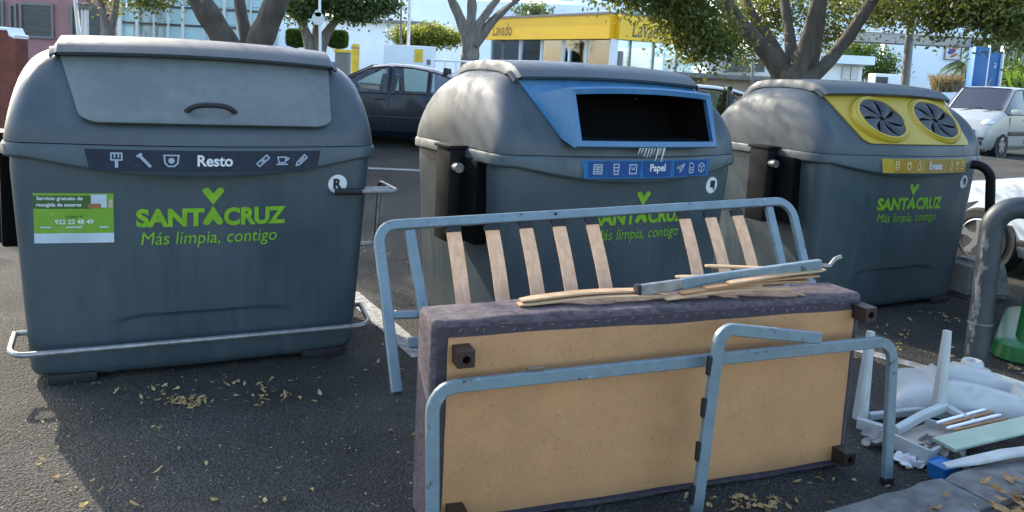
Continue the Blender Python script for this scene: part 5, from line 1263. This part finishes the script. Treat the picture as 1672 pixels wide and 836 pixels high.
g.box(((a.x+a2.x)/2, Y+1, a.z+1.3), (a2.x-a.x, .06, .08)); g.build('railing', 'greymetal', b, True, smooth=0)
Y = 70; b = bld('pale_building', 'tall pale blue building in the distance above the yellow sign', 'building', 980, Y)
c, s, zt, zb = wallbox(905, -40, 1130, -40, Y, 8); MB().box(c, s).build('wall', 'bluewhite', b, True, smooth=0)
for j in range(3):
    for i in range(6): pane(b, 'window', 'gl_front2', 915+i*36, -30+j*22, 935+i*36, -20+j*22, Y-.02, .05)
MB().box((c.x, c.y, zt+.2), (s[0]+.5, s[1]+.5, .4)).build('parapet', 'white_wall', b, True, smooth=0)
Y = 66; b = bld('pale_building', 'pale blue office block showing between the fig leaves on the right', 'building', 1500, Y)
c, s, zt, zb = wallbox(1270, -34, 1760, -34, Y, 8); MB().box(c, s).build('wall', 'bluewhite', b, True, smooth=0)
for j in range(2):
    for i in range(9): pane(b, 'window', 'gl_front', 1290+i*50, -14+j*26, 1322+i*50, -4+j*26, Y-.02, .05)
MB().box((c.x, c.y, zt+.2), (s[0]+.5, s[1]+.5, .4)).build('parapet', 'white_wall', b, True, smooth=0)

# white panel with yellow sticker, bollard, poles
Y = 22.5; c = at(668, 90, Y); a, a2 = at(626, 72, Y), at(711, 72, Y); b = empty('white_kiosk_panel', (c.x, Y, gz(c.x, Y)), 'white boxed panel with a yellow notice beyond the dark car roof', 'panel')
zb = gz(c.x, Y); MB().box(((a.x+a2.x)/2, Y+.12, (a.z+zb)/2), (a2.x-a.x, .24, a.z-zb), bev=.02).build('panel', 'bluewhite', b, True)
pane(b, 'yellow_notice', 'yellowp', 677, 80, 690, 102, Y-.002, .02); pane(b, 'vent', 'greymetal', 697, 97, 703, 106, Y-.002, .02)
def pole(name, label, x0, y0, x1, y1, Y, r_, mt, cat, grp=None, top=None):
    t = at(x0, y0, Y); b_ = at(x1, y1, Y); z = gz(b_.x, Y); k = (t-b_); b_ = b_+k*((z-b_.z)/k.z); root = empty(name, b_, label, cat, 0, grp)
    t2 = b_+(t-b_)*(1.6 if top is None else top)
    MB().cyl(b_, t2, r_, 12, r_*.75).cyl(b_, b_+Vector((0, 0, .06)), r_*2, 12).build('pole', mt, root, True); return root, t, t2
pole('thin_pole', 'thin white flagpole left of the pair in front of the white panel', 655, 0, 654, 95, 24, .035, 'greymetal', 'pole', 'two thin poles')
pole('thin_pole', 'thicker whitish pole right of the pair in front of the white panel', 669, 0, 666, 95, 24, .055, 'whitemetal', 'pole', 'two thin poles')
pole('flagpole', 'white flagpole against the maroon wall at the far left', 123, 0, 128, 48, 27, .075, 'whitemetal', 'pole')
r_, t, t2 = pole('street_lamp', 'twin post street lamp with a flat head before the dark shutter', 135, 16, 135, 58, 27, .07, 'whitemetal', 'street lamp', top=1.0)
a = at(141, 16, 27); b_ = at(141, 58, 27); MB().cyl((a.x, 27, gz(a.x, 27)), a, .07, 12).build('pole', 'whitemetal', r_, True)
MB().box(at(138, 11, 27), (.26, .26, .2), bev=.04).build('lamp_head', 'greymetal', r_, True); MB().box(at(138, 7, 27), (.34, .34, .05), bev=.01).build('lamp_cap', 'greymetal', r_, True)
r_, t, t2 = pole('sign_post', 'white post with a round white plate in front of the bushy tree', 522, 0, 523, 88, 20, .04, 'whitemetal', 'sign post')
q = at(521, 31, 20); MB().cyl((q.x, 19.93, q.z), (q.x, 19.90, q.z), .16, 24).build('round_plate', 'white_pr', r_, True); q = at(521, 22, 20); MB().cyl((q.x, 19.93, q.z), (q.x, 19.9, q.z), .09, 16).build('round_plate', 'white_pr', r_, True)
c = at(580, 95, 21); r_ = empty('yellow_bollard', (c.x, 21, gz(c.x, 21)), 'thick yellow bollard above the dark car roof', 'bollard'); tp = at(580, 72, 21)
MB().cyl((c.x, 21, gz(c.x, 21)), (c.x, 21, tp.z-.03), px(6.5, 21), 20).cyl((c.x, 21, tp.z-.03), (c.x, 21, tp.z), px(6.5, 21), 20, px(5, 21)).build('post', 'yellowp', r_, True); MB().cyl((c.x, 21, tp.z-.12), (c.x, 21, tp.z-.09), px(6.8, 21), 20).build('band', 'greymetal', r_, True)
c = at(556, 90, 21.5); r_ = empty('utility_cabinet', (c.x, 21.5, gz(c.x, 21.5)), 'low grey slatted cabinet with a yellow top left of the bollard', 'cabinet')
a, a2 = at(547, 85, 21.5), at(568, 85, 21.5); MB().box(((a.x+a2.x)/2, 21.7, (a.z+gz(c.x, 21))/2), (a2.x-a.x, .4, a.z-gz(c.x, 21))).build('cabinet', 'greymetal', r_, True); MB().box(((a.x+a2.x)/2, 21.7, a.z+.04), (a2.x-a.x+.06, .46, .08)).build('top', 'yellowp', r_, True)
# white railing
Y = 19; a, a2 = at(708, 98, Y), at(800, 100, Y); r_ = empty('white_railing', (a.x, Y, gz(a.x, Y)), 'white pedestrian railing between the dark car and the paper container', 'railing'); zb = gz(a.x, Y); g = MB()
for z in (a.z, a.z-.28, a.z-.56): g.tube([(a.x, Y, z), (a2.x, Y, z)], .025, 8)
g.build('rails', 'whitemetal', r_, True); g = MB()
for i in range(6): MB().cyl((a.x+(a2.x-a.x)*i/5, Y, zb), (a.x+(a2.x-a.x)*i/5, Y, a.z), .03, 10).build('post', 'whitemetal', r_, True)
# brick pier at the far left
Y = 8.6; c = at(25, 90, Y); r_ = empty('brick_pier', (c.x, Y, gz(c.x, Y)), 'red brown pier with a pale curved coping behind the first container, far left', 'pier')
pts = [at(-60, 63, Y), at(-22, 62, Y), at(-14, 54, Y), at(0, 49, Y), at(14, 50, Y), at(18, 60, Y), at(25, 63, Y)]; zb = gz(c.x, Y)
poly = [Vector((p.x, Y, p.z)) for p in pts]; MB().prism([Vector((poly[0].x, Y, zb))]+poly+[Vector((poly[-1].x, Y, zb))], (0, .22, 0)).build('pier', 'brick', r_, True, smooth=0)
MB().sweep([p+Vector((0, .11, .02)) for p in poly], sq(.04, .26, .01), upv=(0, -.01, 1)).build('coping', 'white_wall', r_, True, smooth=40)

# car wash
Yc = 24.0; pc_ = at(1003, 64, Yc); zf0 = pc_.z; zf1 = at(1003, 24, Yc).z; pl = at(803, 50, 28.5); pr = at(1190, 70, 26.0)
b = empty('car_wash', (pc_.x, Yc, gz(pc_.x, Yc)), 'glass walled car wash under a yellow fascia lettered Lavado', 'building')
C_ = Vector((pc_.x, Yc, 0)); Lp = Vector((pl.x, 28.5, 0)); Rp = Vector((pr.x, 26.0, 0)); zb = gz(pc_.x, Yc)-.3
def face(p, q, z0, z1, off=0, th=.06):
    d = (q-p).normalized(); n_ = Vector((d.y, -d.x, 0)); n_ = n_ if n_.y < 0 else -n_
    return [p+n_*off+Vector((0, 0, z0)), q+n_*off+Vector((0, 0, z0)), q+n_*off+Vector((0, 0, z1)), p+n_*off+Vector((0, 0, z1))], -n_*th, n_, d
for p, q in ((Lp, C_), (C_, Rp)):
    po_, ex_, n_, d = face(p, q, zf0, zf1, .25, .5); MB().prism(po_, ex_).build('fascia', 'yelsign', b, True, smooth=0)
    po_, ex_, n_, d = face(p, q, zf1+.001, zf1+.07, .28, .5); MB().prism(po_, ex_).build('fascia_cap', 'greymetal', b, True, smooth=0)
    # lettering
back = (Lp+Rp-C_)
po_, ex_, n_, d = face(Lp, back, zb, zf0, 0, .1); MB().prism([Lp+Vector((0, 0, zb)), back+Vector((0, 0, zb)), back+Vector((0, 0, zf0)), Lp+Vector((0, 0, zf0))], (0, .1, 0)).build('back_wall', 'bluewhite', b, True, smooth=0)
MB().prism([back+Vector((0, 0, zb)), Rp+Vector((0, 0, zb)), Rp+Vector((0, 0, zf0)), back+Vector((0, 0, zf0))], (0.1, 0, 0)).build('back_wall', 'bluewhite', b, True, smooth=0)
def along(p, q, xpx):      # point on the wall p-q under this picture column
    lo, hi = 0., 1.
    for _ in range(40):
        m_ = (lo+hi)/2
        if proj(p.lerp(q, m_)+Vector((0, 0, zf0)))[0] < xpx: lo = m_
        else: hi = m_
    return p.lerp(q, (lo+hi)/2)
for x in (822, 850, 885, 920, 958): 
    v = along(Lp, C_, x); MB().box((v.x, v.y, (zb+zf0)/2), (.09, .09, zf0-zb), bev=.01).build('column', 'whitemetal' if x > 830 else 'greymetal', b, True)
MB().box((C_.x, C_.y+.02, (zb+zf0)/2), (.24, .24, zf0-zb), bev=.01).build('corner_column', 'whitemetal', b, True)
for x in (1030, 1068, 1106, 1150): v = along(C_, Rp, x); MB().box((v.x, v.y, (zb+zf0)/2), (.07, .07, zf0-zb)).build('column', 'greymetal', b, True)
for p, q in ((Lp, C_), (C_, Rp)):
    po_, ex_, n_, d = face(p, q, zb, zf0, -.02, .02); MB().prism(po_, ex_).build('glazing', 'gl_wall', b, True, smooth=0)
v = along(C_, Rp, 1014); MB().box((v.x, v.y-.12, zf0-.75), (.16, .12, .8), bev=.02).build('meter_box', 'greymetal', b, True)
for p, q in ((Lp, C_), (C_, Rp)):
    ctr = (Lp+Rp)/2; mv = (ctr-(p+q)/2).normalized()*1.9
    MB().prism([p+mv+Vector((0, 0, zb)), q+mv+Vector((0, 0, zb)), q+mv+Vector((0, 0, zf0-.25)), p+mv+Vector((0, 0, zf0-.25))], mv*.04).build('brightening_panel', 'bluewhite', b, True, smooth=0)  # extra pale panel added to brighten the view through the glazing
# machinery seen through the glazing
inn = (Lp+C_)/2+((Lp+Rp)/2-(Lp+C_)/2).normalized()*.45
wr_ = Matrix.Rotation(math.atan2(C_.y-Lp.y, C_.x-Lp.x), 3, 'Z'); MB().box((inn.x+.9, inn.y-.75, zb+1.1), (1.7, .3, 1.3), rot=wr_, bev=.03).build('washing_machinery', 'canopy', b, True)
for t in (-1.0, -.4): q0 = inn+(C_-Lp).normalized()*t+Vector((-.12, -.14, zb+1.5)); MB().cyl(q0, q0+Vector((-.06, -.08, 0)), .22, 20).build('brush_roller', 'black', b, True)
for p, q, xa, xb, ht_ in ((Lp, C_, 813, 844, .42), (C_, Rp, 1024, 1076, .50)):
    va, vb = along(p, q, xa), along(p, q, xb); d = (q-p).normalized(); n_ = Vector((d.y, -d.x, 0)); n_ = n_ if n_.y < 0 else -n_
    v2, f2_ = fit2d(text2d('Lavado', 1, .0, shear=.22), 0, 0, (vb-va).length, ht_); mid = (va+vb)/2+n_*.265+Vector((0, 0, (zf0+zf1)/2-.02))
    mb = MB(); mb.add([mid+d*x+Vector((0, 0, y)) for x, y in v2], f2_); mb.build('fascia_lettering', 'signgrey', b, True, smooth=0)
# cream service block with louvres
Y = 15.5; a, a2 = at(1150, 128, Y), at(1262, 128, Y); b = empty('service_block', ((a.x+a2.x)/2, Y, gz(a.x, Y)), 'cream masonry service block with a louvred vent beside the fig trunk', 'utility block')
zb = gz(a.x, Y)-.1; MB().box(((a.x+a2.x)/2, Y+.8, (a.z+zb)/2), (a2.x-a.x, 1.6, a.z-zb)).build('wall', 'cream', b, True, smooth=0)
MB().box(((a.x+a2.x)/2-.4, Y+.75, a.z+.05), (a2.x-a.x+1.1, 1.9, .10), bev=.01).build('roof_slab', 'greymetal', b, True)
q, q2 = at(1182, 146, Y), at(1202, 172, Y); lv = MB().box(((q.x+q2.x)/2, Y-.012, (q.z+q2.z)/2), (q2.x-q.x, .024, q.z-q2.z)).build('vent', 'darkwin', b, True)
g = MB()
for i in range(6): g.box(((q.x+q2.x)/2, Y-.03, q2.z+(q.z-q2.z)*(i+.5)/6), (q2.x-q.x, .03, .02))
f = g.build('louvre', 'greymetal', lv, smooth=0)
r_, t, t2 = pole('thin_pole', 'short brown post standing against the cream service block', 1229, 95, 1228, 150, 15.2, .035, 'greymetal', 'post', top=1.0)
# low white building
Y = 24; a, a2 = at(1150, 78, Y), at(1431, 80, Y); b = empty('low_white_building', ((a.x+a2.x)/2, Y, gz(a.x, Y)), 'low white building with a deep flat fascia behind the fig tree', 'building'); zb = gz(8, Y)-.4
q = at(1420, 106, Y); MB().box(((a.x+a2.x)/2, Y+2.5, (a.z+q.z)/2), (a2.x-a.x, 5, a.z-q.z)).build('fascia', 'bluewhite', b, True, smooth=0)
q2 = at(1245, 105, Y); q3 = at(1421, 105, Y); MB().box(((a.x+.3+q3.x)/2, Y+2.7, (q.z+zb)/2), (q3.x-a.x-.3, 4.4, q.z-zb)).build('wall', 'white_wall', b, True, smooth=0)
for i in range(9):
    w_ = pane(b, 'louvred_window', 'darkwin', 1186+i*7, 98, 1191+i*7, 118, Y-.02, .05)
for (x0, x1) in ((1376, 1386), (1390, 1400)): pane(b, 'window', 'white_pr', x0, 108, x1, 130, Y+.48, .05)
# tall lamp post
r_, t, t2 = pole('lamp_post', 'tall grey lamp post standing behind the yellow container', 1491, 0, 1477, 145, 11.5, .066, 'greymetal', 'lamp post', top=2.0)
MB().tube([t2, t2+Vector((.15, -.3, .25)), t2+Vector((.2, -1.0, .35))], .035, 8).build('arm', 'greymetal', r_, True); MB().box(t2+Vector((.2, -1.2, .33)), (.2, .5, .1), bev=.03).build('lamp_head', 'greymetal', r_, True)
# petrol station canopy and white wall
Y = 33; b = empty('canopy', (at(1620, 100, Y).x, Y, gz(14, Y)), 'grey flat canopy on a square pillar above the blue totem', 'canopy')
a, a2 = at(1375, 50, Y), at(1790, 72, Y); zz = at(1520, 56, Y).z; MB().box(((a.x+a2.x)/2, Y+.45, zz-.22), (a2.x-a.x, .9, .44)).build('roof_slab', 'canopy', b, True, smooth=0)
MB().box(((a.x+a2.x)/2, Y-.02, zz+.01), (a2.x-a.x+.1, .1, .1)).build('roof_edge', 'whitemetal', b, True, smooth=0)
for (x, w_, dy) in ((1611, 11, .30), (1632, 14, .55)): q = at(x, 90, Y+dy); MB().box((q.x, Y+dy, (zz+gz(14, Y))/2-.3), (px(w_*1.3, Y), .5, zz-gz(14, Y)-.2)).build('pillar', 'canopy', b, True, smooth=0)
Y = 40; b = empty('white_wall', (at(1540, 100, Y).x, Y, gz(14, Y)), 'broad white wall under the canopy carrying a small framed picture', 'wall')
c, s, zt, zb = wallbox(1445, 62, 1700, 62, Y, .5); MB().box(c, s).build('wall', 'bluewhite', b, True, smooth=0)
f = pane(b, 'picture_panel', 'white_pr', 1544, 69, 1567, 98, Y-.002, .04, 'greymetal', .04)
q = at(1555, 84, Y)
def blob(cx, cz, rx, rz, rot_, mt, d, nm='picture_shape'):
    v = []
    for i in range(24): t = 2*math.pi*i/24; x, z = rx*math.cos(t), rz*math.sin(t); v.append(Vector((q.x+cx+x*math.cos(rot_)-z*math.sin(rot_), Y-.045-d, q.z+cz+x*math.sin(rot_)+z*math.cos(rot_))))
    o = MB().prism(v, (0, .004, 0)).build(nm, mt, f, smooth=0)
M['purple'] = mat('purple_print', (.10, .08, .26), .5); M['orange'] = mat('orange_print', (.45, .20, .04), .5)
blob(-.05, .0, .22, .13, .5, 'purple', .0); blob(.09, .17, .16, .07, -.2, 'orange', .004); blob(.07, -.20, .22, .07, .5, 'orange', .008)
Y = 28; c = at(1617, 110, Y); b = empty('fuel_totem', (c.x, Y, gz(c.x, Y)), 'bright blue two panel totem marked with a 3 behind the white van', 'totem')
for i, (x0, x1, yt, dy) in enumerate(((1594, 1617, 76, 0), (1618.5, 1641, 83, .12))):
    a, a2 = at(x0, yt, Y), at(x1, yt, Y); MB().box(((a.x+a2.x)/2, Y+.2+dy, (a.z+gz(c.x, Y))/2), (a2.x-a.x, .4, a.z-gz(c.x, Y)), bev=.01).build('totem_panel', 'totem', b, True)
for x, yt in ((1617.8, 74), (1641.8, 72)): a = at(x, yt, Y); MB().box((a.x, Y+.1, (a.z+gz(c.x, Y))/2), (.05, .2, a.z-gz(c.x, Y))).build('edge_strip', 'whitemetal', b, True, smooth=0)
v2, f2_ = fit2d(text2d('3', 1, .01), 0, 0, None, .17); q = at(1628, 107, Y); MB().add([Vector((q.x+x, Y+.112, q.z+y)) for x, y in v2], f2_).build('numeral', 'white_pr', b, True, smooth=0)
a = at(1427, 132, 27); b = empty('white_cabinet', (a.x, 27, gz(a.x, 27)), 'small white cabinet with a dark vent at the end of the low white building', 'cabinet')
MB().box((a.x+.4, 27, (a.z+gz(a.x, 27))/2+.1), (1.0, .5, a.z-gz(a.x, 27)+.3), bev=.02).build('cabinet', 'white_wall', b, True); MB().box((a.x+.15, 26.74, a.z+.02), (.4, .02, .25)).build('vent', 'darkwin', b, True)
